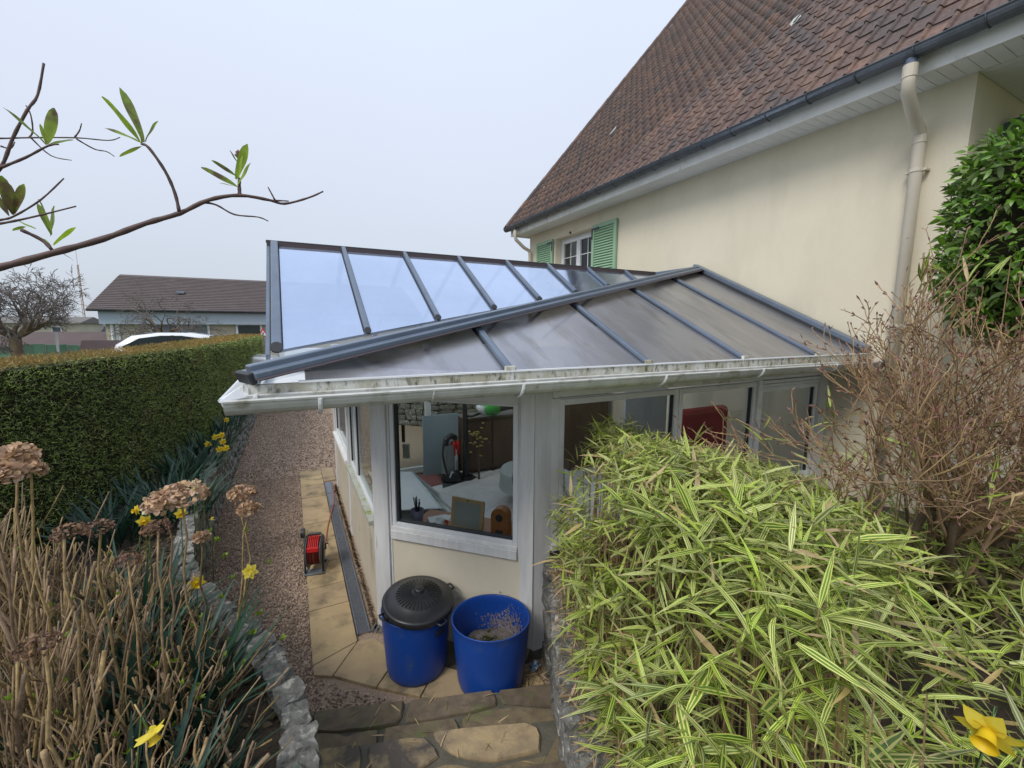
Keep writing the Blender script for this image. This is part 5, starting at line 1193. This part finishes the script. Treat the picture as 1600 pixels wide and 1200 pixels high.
for p, f_, pl, lb, s in [((-0.706, 4.111, 1.250),(.2,-1,.1),False,'yellow daffodil right of the large dead flower head, upper of the pair by the wall',.085),((-0.757, 4.170, 1.260),(.6,-.8,.2),False,'yellow daffodil touching the large dead flower head by the wall top',.08),((-0.781, 4.177, 1.300),(-.6,-.4,.2),True,'pale daffodil turned away beside the large dead flower head',.09),((-0.760, 3.608, 1.280),(.2,-1,-.1),False,'round yellow daffodil below the large dead flower head',.085),
                     ((-0.880, 3.300, 1.380),(.1,-1,-.2),False,'yellow daffodil left of the brown seed head',.09),((-0.988, 3.583, 1.360),(-.7,-.6,.1),False,'small yellow daffodil at the left below the large dead head',.075),((-0.900, 3.450, 1.400),(-.1,-.7,.6),True,'pale daffodil above the yellow one left of the brown head',.08),((-0.606, 3.725, 1.150),(.3,.2,1),True,'white daffodil bud standing over the wall coping',.05),((-0.553, 2.813, 1.150),(.2,-1,0),False,'yellow daffodil half hidden in the tan stems',.09)]:
    daffodil(p, s, f_, lb, on_bed(p, -.03, .03), pale=pl, grp=G3)
p = (-0.264, 2.514, 1.300); daffodil(p, .085, (-.2,-.9,.5), 'double yellow daffodil standing alone over the gravel at the right of the dead stems', (-.42,2.62,.65), double=True)
p = (-0.432, 1.455, 1.420); daffodil(p, .085, (.35,-.2,-.9), 'drooping yellow daffodil seen from behind at the bottom left', (-.62,1.62,.65), single_petals=True)
p = (1.551, 0.300, 1.564); daffodil(p, .135, (-.8,-.1,-.25), 'large yellow trumpet daffodil at the bottom right corner', (1.66,.36,.8), single_petals=True)

# ============================================================ HYDRANGEA SHRUB
hy = thing('hydrangea_shrub', (-.7,2.1,.65), 'leafless hydrangea with tan upright stems and dead papery flower heads at the lower left', 'shrub')
sing = []; rest = MB(); cnt = 0
buds = []
def stem(base, top, r, kink=.02, n=5, cut=True):
    pts = []; base = Vector(base); top = Vector(top)
    for i in range(n+1):
        s = i/n; p = base.lerp(top, s) + Vector((R.gauss(0,kink), R.gauss(0,kink), 0))*(0 if i == 0 else 1); pts.append(p)
    return pts, [r*(1-.3*i/n)*(1.15 if i % 2 else 1) for i in range(n+1)]
stems = []
for _ in range(1050):
    fw = 1.12 + 1.7*R.random()**1.0; uu = R.uniform(-230, 470); rt = (uu-800)/667*fw
    x = .458*fw + .889*rt; y = .889*fw - .458*rt
    lim = -1.0
    for (x0, y0), (x1, y1) in zip(LW, LW[1:]):
        if min(y0, y1) <= y <= max(y0, y1): lim = x0+(x1-x0)*(y-y0)/(y1-y0)-.30
    if x > lim or x < -2.2: continue
    edge = lim-x
    h = (.22 + min(.80, edge*1.05))*R.uniform(.72, 1.08)
    if y > 3.3: h *= .75
    r_ = R.uniform(.0026, .0058) if R.random() < .85 else R.uniform(.007,.011)
    lean = Vector((R.gauss(.02,.09), R.gauss(0,.12), 0))*1.3
    top = Vector((x, y, .65+h)) + lean
    pts, rad = stem((x,y,.62), top, r_, .014); stems.append((pts, rad))
    for j in range(R.randint(0,3)):
        i = R.randint(2,4); q = pts[i]; a = R.uniform(0,6.3); l = R.uniform(.08,.26)
        e_ = q + Vector((math.cos(a)*l*.5, math.sin(a)*l*.5, l*R.uniform(.5,1)))
        p2, r2 = stem(q, e_, r_*.6, .008, 3); stems.append((p2, r2))
        if R.random() < .35: buds.append(e_)
HD = [((-0.497, 2.414, 1.800), .10, 'dryfl', 'l'), ((-0.562, 2.408, 1.780), .08, 'dryfl','l'), ((-0.319, 2.953, 1.580), .072, 'dryfl','r'), ((-0.282, 2.839, 1.520), .055, 'dryfl','r'), ((-0.566, 2.264, 1.720), .055, 'dryfl2','b'), ((-0.746, 2.007, 1.860), .05, 'dryfl2','b'), ((-0.686, 2.054, 1.840), .05, 'dryfl2','b'), ((-1.005, 2.365, 2.080), .065, 'dryfl','w'), ((-0.996, 2.215, 2.040), .07, 'dryfl','w'), ((-0.950, 2.303, 2.030), .05,'dryfl','w'), ((-0.474, 2.601, 1.500), .03, 'dryfl','r'), ((-0.659, 2.217, 1.620), .045, 'dryfl2','b'), ((-0.720, 1.666, 1.650), .05, 'dryfl2','b')]
for p, r_, m, _ in HD:
    p = Vector(p); bx_, by_ = p.x*.97-.05, p.y*.98+.03
    if by_ < 3.4 and bx_ > -.35: bx_ = -.4
    pts, rad = stem((bx_, by_, .62), p-Vector((0,0,r_*.3)), .006, .012, 7); stems.append((pts, rad))
stems.sort(key=lambda s: -sum(s[1])*1.0/(s[0][-1]-CAMP).length)
for pts, rad in stems[:300]: MB().tube(pts, rad, 6).go('stem', M_['bark_o'], hy, smooth=True)
b = MB()
for pts, rad in stems[300:]: b.tube(pts, rad, 5)
b.go('thin_stems', M_['bark'], hy, smooth=True, kind='stuff')
pt_ = [leaf_tpl(2,.95,.2,.2), leaf_tpl(2,1.1,-.25,.25)]
for t_ in pt_: t_[0][-3:, 0] *= 60
for p, r_, m, _ in HD:
    p = Vector(p); items = []
    for _k in range(int(230 if r_ > .05 else 150)):
        a = R.uniform(0,6.3); ph = math.acos(R.uniform(-.35,1)); rr_ = r_*R.uniform(.72,1.05)
        n_ = Vector((math.sin(ph)*math.cos(a), math.sin(ph)*math.sin(a), math.cos(ph)*.62)); q = p+n_*rr_
        tn = n_.cross(Vector((R.gauss(0,1),R.gauss(0,1),R.gauss(0,1)))).normalized(); items.append((R.randrange(2), aim(q, tn+n_*.25, R.uniform(.016,.027)*(.5 if m == 'dryfl2' else 1), R.gauss(0,.6))))
    for _k in range(14):
        pass
    v, f, u = bake(pt_, items); place('flower_head', mesh('flower_head', v, f, M_[m], True, u), hy, label={'l':'pale papery dead flower head','r':'pink brown papery flower head','b':'dark brown small flowered dead head','w':'large bleached dead flower head at the left edge'}[_])
items = []
btp = [leaf_tpl(2,.5,-.2,.3)]
for e_ in buds[:130]:
    for k in range(5): items.append((0, aim(e_, (R.gauss(0,.6),R.gauss(0,.6),.9), R.uniform(.014,.028), R.uniform(0,6))))
for (u_, v_) in ((0,0),): pass
for p in [(-0.128, 2.235, 1.050),(-0.347, 2.567, 1.250),(-0.408, 2.750, 1.300),(-0.449, 2.868, 1.350),(-0.322, 3.047, 1.300),(-0.521, 3.146, 1.300),(-0.194, 2.758, 1.200),(-0.231, 2.423, 1.100),(-0.399, 2.493, 1.200),(-0.250, 2.275, 1.100)]:
    for k in range(9): items.append((0, aim(Vector(p), (R.gauss(0,.7),R.gauss(0,.7),.9), R.uniform(.018,.034), R.uniform(0,6))))
    if p[2] > 1.2: pass
v, f, u = bake(btp, items); place('green_buds', mesh('green_buds', v, f, M_['bud_g'], True, u), hy, kind='stuff')
# leaf litter and low greenery on the bed
items = []
for _ in range(5200):
    s = R.uniform(11.5, 26); x, y, an = poly_at(LW, min(s, plen(LW)-.01)); x -= R.choice([R.uniform(.12,1.6),R.uniform(.12,.45)]); y += R.uniform(-.2,.4); items.append((R.randrange(2), aim(Vector((x,y,.66+R.uniform(0,.03))), (R.gauss(0,1),R.gauss(0,1),R.uniform(0,.5)), R.uniform(.02,.06), R.uniform(0,6))))
v, f, u = bake(debris, items); place('leaf_litter', mesh('leaf_litter', v, f, mat('bed_litter', (.16,.10,.055), (.07,.085,.03), sc_=14, isl=.5, rough=.9), True, u), kind='stuff')
items = []
for _ in range(260):
    x, y = R.choice([(R.gauss(.0,.03),R.gauss(5.62,.05)),(R.gauss(-.0,.02),R.uniform(4.3,6.5)),(R.gauss(.30,.4),R.gauss(6.0,1.5))][:2]); items.append((R.randrange(3), aim(Vector((x,y,.0)), (R.gauss(0,.5),R.gauss(0,.5),1), R.uniform(.02,.07), R.uniform(0,6))))
v, f, u = bake([leaf_tpl(3,.06,.3,.2)]*3, items); place('weeds', mesh('weeds', v, f, M_['daff'], True, u), kind='stuff')
# dry stalk litter by the barrels and on the steps
items = []
for _ in range(170):
    a = R.random(); p = Vector((1.05,2.60,.03)).lerp(Vector((1.62,2.45,.03)), a) + Vector((R.gauss(0,.05),R.gauss(0,.06),R.uniform(0,.02))); items.append((0, aim(p, (R.gauss(0,1),R.gauss(0,1),R.gauss(0,.15)), R.uniform(.04,.12), R.uniform(0,6))))
for _ in range(46):
    a_ = R.uniform(.2,1.5); bq = R.uniform(-.75,-.02); x, y = SP(a_, bq); z = .166 if bq > -.40 else .336; items.append((0, aim(Vector((x,y,z+.003)), (R.gauss(0,1),R.gauss(0,1),.02), R.uniform(.04,.10), R.gauss(0,.4))))
v, f, u = bake([leaf_tpl(3,.10,.05,.2)], items); place('dry_litter', mesh('dry_litter', v, f, mat('straw', (.36,.27,.14), isl=.4, rough=.8), True, u), kind='stuff')

# ============================================================ BAMBOO
bb = thing('bamboo_clump', (2,1.5,.8), 'dense clump of low bamboo with cream striped leaves on the raised bed at the right', 'bamboo')
def rwx(y):
    for (x0, y0), (x1, y1) in zip(RW, RW[1:]):
        if min(y0, y1) <= y <= max(y0, y1): return x0+(x1-x0)*(y-y0)/(y1-y0)
    return 1.6 if y > 2 else .82
def ztop(x, y):
    e_ = x-rwx(y)
    z = 1.95 - .33*max(0, x-1.85) - .10*max(0, 1.7-y) + .05*noise.noise((x*2.2,y*2.2,3))
    return z - .62*max(0, 1-max(0,(e_+.05))/.42)**2
bl_ = [leaf_tpl(4,.10,.30,.3), leaf_tpl(4,.085,.4,.3), leaf_tpl(4,.115,.08,.25), leaf_tpl(4,.105,-.15,.3), leaf_tpl(5,.09,.7,.4), leaf_tpl(4,.16,.15,.15)]
items = []; canes = MB(); DFD = (Vector((1.551, 0.300, 1.564))-CAMP)
def cluster(p, out_, n, L):
    if (p-CAMP).angle(DFD) < .15 and (p-CAMP).length < DFD.length+.2: return
    for k in range(n):
        a = R.uniform(0,6.3); d = Vector((math.cos(a), math.sin(a), R.gauss(.24,.45))) + out_*.8
        items.append((R.randrange(6), aim(p+Vector((R.gauss(0,.008),R.gauss(0,.008),-.012*k)), d, L*R.uniform(.5,1.4), R.gauss(0,.5))))
DFD = (Vector((1.551, 0.300, 1.564))-CAMP)
for _ in range(4200):
    y = R.uniform(.25, 2.42); x = rwx(y) + (-.06 + 3.1*R.random()**1.15)
    if x > np.interp(y, [.2,.3,.56,.82,1.25,1.62,2.4], [1.45,1.5,1.75,2.15,2.75,3.15,4.4])+R.uniform(-.1,.12): continue
    if (Vector((x,y,1.7))-CAMP).length < 1.12: continue
    if (Vector((x,y,1.5))-CAMP).angle(DFD) < .17 and (Vector((x,y,1.5))-CAMP).length < DFD.length+.25: continue
    zt = ztop(x, y); dz = abs(R.gauss(0,.14)); z = zt-dz
    e_ = x-rwx(y)
    x += .07; e_ = x-rwx(y)
    if e_ < .30:
        z = R.uniform(.95, zt)
        if z < 1.25: x += .10
    L = .108 if y > 1.5 else .14
    o_ = Vector((-1,-.2,0))*max(0, 1-e_/.3) + Vector((-.15,-.45,.15))
    cluster(Vector((x,y,z)), o_, R.randint(4,6), L)
    if R.random() < .30: canes.tube([(x+R.gauss(0,.04),y+R.gauss(0,.04),.78),(x+R.gauss(0,.02),y+R.gauss(0,.02),(z+.8)/2),(x,y,z)], [.0032,.0028,.0018], 4, cap=False)
# a few tall shoots above the rest and among the bare shrub
for p, d_, L in [((2.408, 1.950, 1.822),(.35,-.2,1.0),.16),((2.690, 1.950, 1.951),(.8,-.3,.15),.17),((3.223, 1.150, 2.860),(-.25,0,1),.20),((3.263, 1.150, 2.862),(.3,0,-.5),.12),((3.358, 1.000, 2.854),(.4,0,1),.20),((3.554, 0.900, 2.993),(-.8,.1,-.5),.18),((3.393, 1.100, 2.900),(-.6,.1,.4),.2),((3.167, 1.500, 1.595),(-.6,-.2,.4),.16),((3.106, 1.400, 1.659),(.0,-.1,1),.3),((3.313, 1.600, 1.657),(.8,-.2,-.2),.16),((2.174, 1.000, 1.592),(.0,-.2,1),.22)]:
    p = Vector(p)
    for k in range(3): items.append((R.randrange(3), aim(p, Vector(d_)+Vector((R.gauss(0,.18),R.gauss(0,.18),R.gauss(0,.15))), L*R.uniform(.7,1.05), R.gauss(0,.5))))
    canes.tube([(p.x+.08,p.y,.8), p+Vector((.02,0,-.3)), p], [.004,.003,.002], 4, cap=False)
for _ in range(150):
    x = R.uniform(2.6,4.4); y = R.uniform(.5,1.7); z = R.uniform(.95,2.1); cluster(Vector((x,y,z)), Vector((-.2,-.3,0)), 3, .15)
for _ in range(1300):
    x = R.uniform(1.5,4.6); y = R.uniform(-.4,1.5); z = R.uniform(.85,1.35); cluster(Vector((x,y,z)), Vector((-.2,-.3,.1)), 4, .14)
foliage(bb, 'leaf', bl_, items, M_['bamboo_o'], M_['bamboo'], 300, 'small_leaves')
canes.go('canes', M_['culm'], bb, kind='stuff')
items = []
for _ in range(1500):
    y = R.uniform(.3,2.4); x = rwx(y)+R.uniform(.0,.3); items.append((0, aim(Vector((x,y,.86+R.uniform(0,.10))), (R.gauss(-.2,1),R.gauss(0,1),R.gauss(0,.5)), R.uniform(.03,.10), R.uniform(0,6))))
v, f, u = bake([leaf_tpl(3,.12,.1,.2)], items); place('dry_leaves', mesh('dry_leaves', v, f, mat('dry_bamboo_leaf', (.40,.29,.16), isl=.4, rough=.8, trans=.2), True, u), bb, kind='stuff')

# ============================================================ BARE SHRUB, EVERGREEN
bs = thing('bare_shrub', (3.4,1.0,.8), 'leafless twiggy shrub with reddish buds in front of the house wall at the right', 'shrub')
rr = random.Random(21); out = []
for k in range(18):
    bp = Vector((3.74+rr.gauss(0,.26), .98+rr.gauss(0,.12), .78)); a = rr.uniform(0, 6.3)
    d = Vector((-.32+.55*math.cos(a), -.05+.35*math.sin(a), 1.25+rr.uniform(-.3,.2)))
    grow(bp, d, rr.uniform(.76,1.02), rr.uniform(.013,.034), 0, 4, out, rr, .62, .16, (2,4), .62, .10, 5)
for k in range(9):
    bp = Vector((3.62+rr.gauss(0,.15), 1.0+rr.gauss(0,.1), 1.1+rr.uniform(0,.5))); grow(bp, Vector((-1.0,rr.gauss(0,.2),rr.uniform(.3,.95))), .74, .013, 1, 4, out, rr, .5, .14, (3,4), .62, .09, 5)
out = [o for o in out if (o[1][-1]-CAMP).length > 1.45]
big = sorted([o for o in out if o[0] <= 1], key=lambda o: -max(o[2]))[:120]
ids = set(id(o) for o in big)
for lev, pts, rad in big: MB().tube(pts, rad, 7).go('branch', M_['trunk'] if lev == 0 else M_['twig'], bs, smooth=True)
b = MB()
for o in out:
    if id(o) not in ids: b.tube(o[1], [max(x, .0022) for x in o[2]], 4, cap=False)
b.go('twigs', M_['twig'], bs, smooth=True, kind='stuff')
items = []
for lev, pts, rad in out:
    if lev >= 3:
        for p in ([pts[-1], pts[3]] if lev == 4 else [pts[-1]]):
            for k in range(2): items.append((0, aim(p, (pts[-1]-pts[-2]).normalized()+Vector((rr.gauss(0,.45),rr.gauss(0,.45),rr.gauss(0,.45))), rr.uniform(.016,.034), rr.uniform(0,6))))
v, f, u = bake([leaf_tpl(2,.34,-.1,.5)], items); place('buds', mesh('buds', v, f, M_['bud'], True, u), bs, kind='stuff')

ev = thing('evergreen_shrub', (4.35,1.0,.8), 'rounded glossy evergreen shrub against the house corner at the right edge', 'shrub')
EC = Vector((4.45,.85,3.21)); ER = (.72,.62,.72)
def evp(a, ph, s=1.):
    zz = math.cos(ph); rad = abs(math.sin(ph))**.6
    k = 1+.07*noise.noise((math.cos(a)*2.2, math.sin(a)*2.2, zz*2.4))
    return EC + Vector((ER[0]*rad*math.cos(a)*s*k, ER[1]*rad*math.sin(a)*s*k, ER[2]*(abs(zz)**.8*(1 if zz > 0 else -1))*s*k))
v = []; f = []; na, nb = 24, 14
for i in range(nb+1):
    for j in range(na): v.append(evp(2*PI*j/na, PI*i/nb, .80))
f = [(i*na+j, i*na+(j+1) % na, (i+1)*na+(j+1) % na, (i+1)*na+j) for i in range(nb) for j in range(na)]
place('shaded_core', mesh('shaded_core', v, f, M_['hcore'], True), ev)  # dark solid behind the leaves, inner shade given as colour
MB().tube([(4.44,.86,.7),(4.42,.86,2.6)], .06, 8).go('trunk', M_['trunk'], ev)
items = []
for _ in range(8500):
    a = R.uniform(0,6.3); ph = math.acos(R.uniform(-1,1)); s = (R.uniform(.86,1.03) if R.random() < .7 else R.uniform(.78,.9)); p = evp(a, ph, s); n_ = (p-EC).normalized()
    d = n_*R.uniform(.2,1) + Vector((R.gauss(0,.6),R.gauss(0,.6),R.gauss(-.15,.5))); items.append((R.randrange(2), aim(p, d, R.uniform(.045,.085), R.gauss(0,.8))))
foliage(ev, 'leaf', [leaf_tpl(3,.42,.15,.25), leaf_tpl(3,.38,.3,.3)], items, M_['ever_o'], M_['ever'], 250, 'small_leaves')

# ============================================================ OVERHANGING BRANCHES, TOP LEFT
def brs(name, pts, r0, r1, par, m='branch'):
    k = len(pts); pts = [Vector(p)+Vector((0, .004*math.sin(i*1.7), 0)) for i, p in enumerate(pts)]
    # smooth
    q = []
    for i in range(k-1):
        p0, p1, p2, p3 = pts[max(i-1,0)], pts[i], pts[i+1], pts[min(i+2,k-1)]
        for s in (0,.25,.5,.75): q.append(.5*((2*p1)+(p2-p0)*s+(2*p0-5*p1+4*p2-p3)*s*s+(3*p1-p0-3*p2+p3)*s**3))
    q.append(pts[-1]); n = len(q)
    return MB().tube(q, [(r0+(r1-r0)*i/(n-1))*(1+.12*math.sin(i*2.3)) for i in range(n)], 8).go(name, M_[m], par, smooth=True)
def oval_leaf(wd, droop, fold, n=9):
    v = []
    for i in range(n+1):
        s = i/n; w_ = .5*wd*math.sin(PI*(.03+.95*s)**1.25)**.55*(1 if i < n else .5)
        for a in (-1,0,1): v.append((a*w_, s, -droop*s*s+abs(a)*w_*fold+.012*math.sin(s*9+a)))
    return np.array(v), np.array([(i*3+a, i*3+a+1, i*3+a+4, i*3+a+3) for i in range(n) for a in (0,1)])
lfA = mesh('leaf', *oval_leaf(.18,.06,.35), M_['fresh'], True); lfB = mesh('leaf', *oval_leaf(.26,-.10,.45), M_['fresh'], True)
def lv(b0, t0, par, wide=0, roll=None):
    b0 = Vector(b0); t0 = Vector(t0)+Vector((0, R.uniform(-.03,.03), 0)); d = t0-b0
    place('leaf', lfB if wide else lfA, par, aim(b0, d, d.length, roll if roll is not None else R.choice([-1,1])*R.uniform(.3,1.0)))
b1 = thing('overhanging_branch', (-0.448, 1.100, 2.699), 'long curved reddish branch with budding green leaves crossing the sky at the left', 'branch')
brs('branch', [(-0.496, 1.100, 2.682),(-0.448, 1.100, 2.699),(-0.379, 1.100, 2.727),(-0.304, 1.100, 2.759),(-0.240, 1.100, 2.795),(-0.184, 1.100, 2.821),(-0.134, 1.100, 2.851),(-0.079, 1.100, 2.868),(-0.023, 1.100, 2.867),(0.005, 1.100, 2.863),(0.052, 1.100, 2.880),(0.084, 1.100, 2.899)], .0068, .0017, b1)
brs('twig', [(-0.184, 1.100, 2.824),(-0.189, 1.100, 2.860),(-0.200, 1.100, 2.897),(-0.221, 1.100, 2.935),(-0.233, 1.100, 2.942)], .0032, .0024, b1)
brs('twig', [(-0.178, 1.100, 2.825),(-0.146, 1.100, 2.845),(-0.121, 1.100, 2.844),(-0.090, 1.100, 2.828),(-0.048, 1.100, 2.829),(-0.029, 1.100, 2.823)], .0024, .0011, b1)
brs('twig', [(-0.014, 1.100, 2.869),(-0.019, 1.100, 2.881),(-0.025, 1.100, 2.893)], .002, .001, b1); brs('twig', [(-0.014, 1.100, 2.867),(-0.001, 1.100, 2.869),(0.013, 1.100, 2.869)], .002, .0012, b1)
brs('twig', [(-0.078, 1.100, 2.869),(-0.078, 1.100, 2.886),(-0.076, 1.100, 2.904)], .004, .0025, b1)
brs('twig', [(-0.415, 1.100, 2.765),(-0.392, 1.100, 2.751),(-0.378, 1.100, 2.734)], .003, .003, b1)
for a, c, w_ in [((-0.232, 1.100, 2.940),(-0.280, 1.100, 3.017),0),((-0.229, 1.100, 2.945),(-0.253, 1.100, 3.037),0),((-0.226, 1.100, 2.946),(-0.211, 1.100, 2.999),0),((-0.235, 1.100, 2.944),(-0.290, 1.100, 2.969),0),((-0.232, 1.100, 2.937),(-0.268, 1.100, 2.914),0),((-0.232, 1.100, 2.943),(-0.242, 1.100, 3.004),0),
               ((-0.080, 1.100, 2.885),(-0.140, 1.100, 2.917),0),((-0.081, 1.100, 2.906),(-0.121, 1.100, 2.931),0),((-0.075, 1.100, 2.929),(-0.092, 1.100, 2.951),1),((-0.082, 1.100, 2.900),(-0.052, 1.100, 2.966),1),((-0.080, 1.100, 2.888),(-0.048, 1.100, 2.928),1),((-0.082, 1.100, 2.885),(-0.111, 1.100, 2.885),0),((-0.077, 1.100, 2.901),(-0.061, 1.100, 2.942),1),
               ((-0.376, 1.100, 2.760),(-0.391, 1.100, 2.816),0),((-0.376, 1.100, 2.760),(-0.379, 1.100, 2.818),0),((-0.377, 1.100, 2.757),(-0.368, 1.100, 2.813),1),((-0.375, 1.100, 2.742),(-0.341, 1.100, 2.778),0),((-0.372, 1.100, 2.734),(-0.354, 1.100, 2.719),0),((-0.378, 1.100, 2.738),(-0.395, 1.100, 2.756),0),((-0.376, 1.100, 2.732),(-0.391, 1.100, 2.729),0),((-0.408, 1.100, 2.771),(-0.433, 1.100, 2.767),0),((-0.421, 1.100, 2.782),(-0.407, 1.100, 2.769),1)]: lv(a, c, b1, w_)
b = MB()
for p in ((-0.077, 1.100, 2.948),(-0.071, 1.100, 2.954),(-0.066, 1.100, 2.950),(-0.072, 1.100, 2.945),(-0.075, 1.100, 2.954)): b.lathe([(.0,-.006),(.0055,0),(.0,.006)], c=p, n=8)
b.go('flower_buds', M_['bud'], b1, smooth=True)
b2 = thing('overhanging_branch', (-0.430, 1.100, 2.867), 'upper thin dark shoots with three pale leaves rising at the left edge', 'branch')
brs('branch', [(-0.456, 1.100, 2.833),(-0.430, 1.100, 2.868),(-0.408, 1.100, 2.918),(-0.384, 1.100, 2.967),(-0.370, 1.100, 2.997),(-0.357, 1.100, 3.052)], .0030, .0018, b2)
brs('twig', [(-0.430, 1.100, 2.866),(-0.397, 1.100, 2.890),(-0.365, 1.100, 2.913),(-0.349, 1.100, 2.918)], .0026, .0012, b2)
for a, c, w_ in [((-0.367, 1.100, 2.915),(-0.402, 1.100, 2.959),0),((-0.366, 1.100, 2.916),(-0.344, 1.100, 2.970),1),((-0.364, 1.100, 2.916),(-0.331, 1.100, 2.932),0),((-0.367, 1.100, 2.918),(-0.369, 1.100, 2.947),0)]: lv(a, c, b2, w_)
b3 = thing('overhanging_branch', (-0.463, 1.200, 2.945), 'fine wiry horizontal twig crossing behind the upper shoot', 'branch')
for P_, r_ in (([(-0.488, 1.200, 2.941),(-0.463, 1.200, 2.945),(-0.423, 1.200, 2.952),(-0.354, 1.200, 2.964),(-0.307, 1.200, 2.970),(-0.288, 1.200, 2.980)],.0018),([(-0.357, 1.200, 2.966),(-0.350, 1.200, 2.981),(-0.344, 1.200, 2.994)],.0016),([(-0.355, 1.200, 2.963),(-0.331, 1.200, 2.950),(-0.311, 1.200, 2.947),(-0.299, 1.200, 2.939)],.0015),([(-0.420, 1.200, 2.952),(-0.397, 1.200, 2.926),(-0.366, 1.200, 2.921)],.0014),([(-0.423, 1.200, 2.952),(-0.418, 1.200, 2.967),(-0.416, 1.200, 2.994),(-0.420, 1.200, 3.009)],.0017),([(-0.464, 1.200, 2.930),(-0.452, 1.200, 2.929),(-0.443, 1.200, 2.941)],.0016)): brs('twig', P_, r_, r_*.5, b3)
b4 = thing('overhanging_branch', (-0.419, 1.050, 2.769), 'two thin twigs with upright fresh leaves above the long branch, left edge', 'branch')
brs('branch', [(-0.442, 1.050, 2.764),(-0.419, 1.050, 2.772),(-0.401, 1.050, 2.779),(-0.365, 1.050, 2.809),(-0.334, 1.050, 2.850)], .0022, .0012, b4); brs('branch', [(-0.443, 1.050, 2.760),(-0.420, 1.050, 2.766),(-0.381, 1.050, 2.779),(-0.321, 1.050, 2.804)], .0026, .0011, b4)
for a, c, w_ in [((-0.403, 1.050, 2.781),(-0.412, 1.050, 2.834),1),((-0.403, 1.050, 2.781),(-0.401, 1.050, 2.835),1),((-0.401, 1.050, 2.783),(-0.378, 1.050, 2.829),1),((-0.408, 1.050, 2.778),(-0.420, 1.050, 2.815),1)]: lv(a, c, b4, w_, R.uniform(-.4,.4))
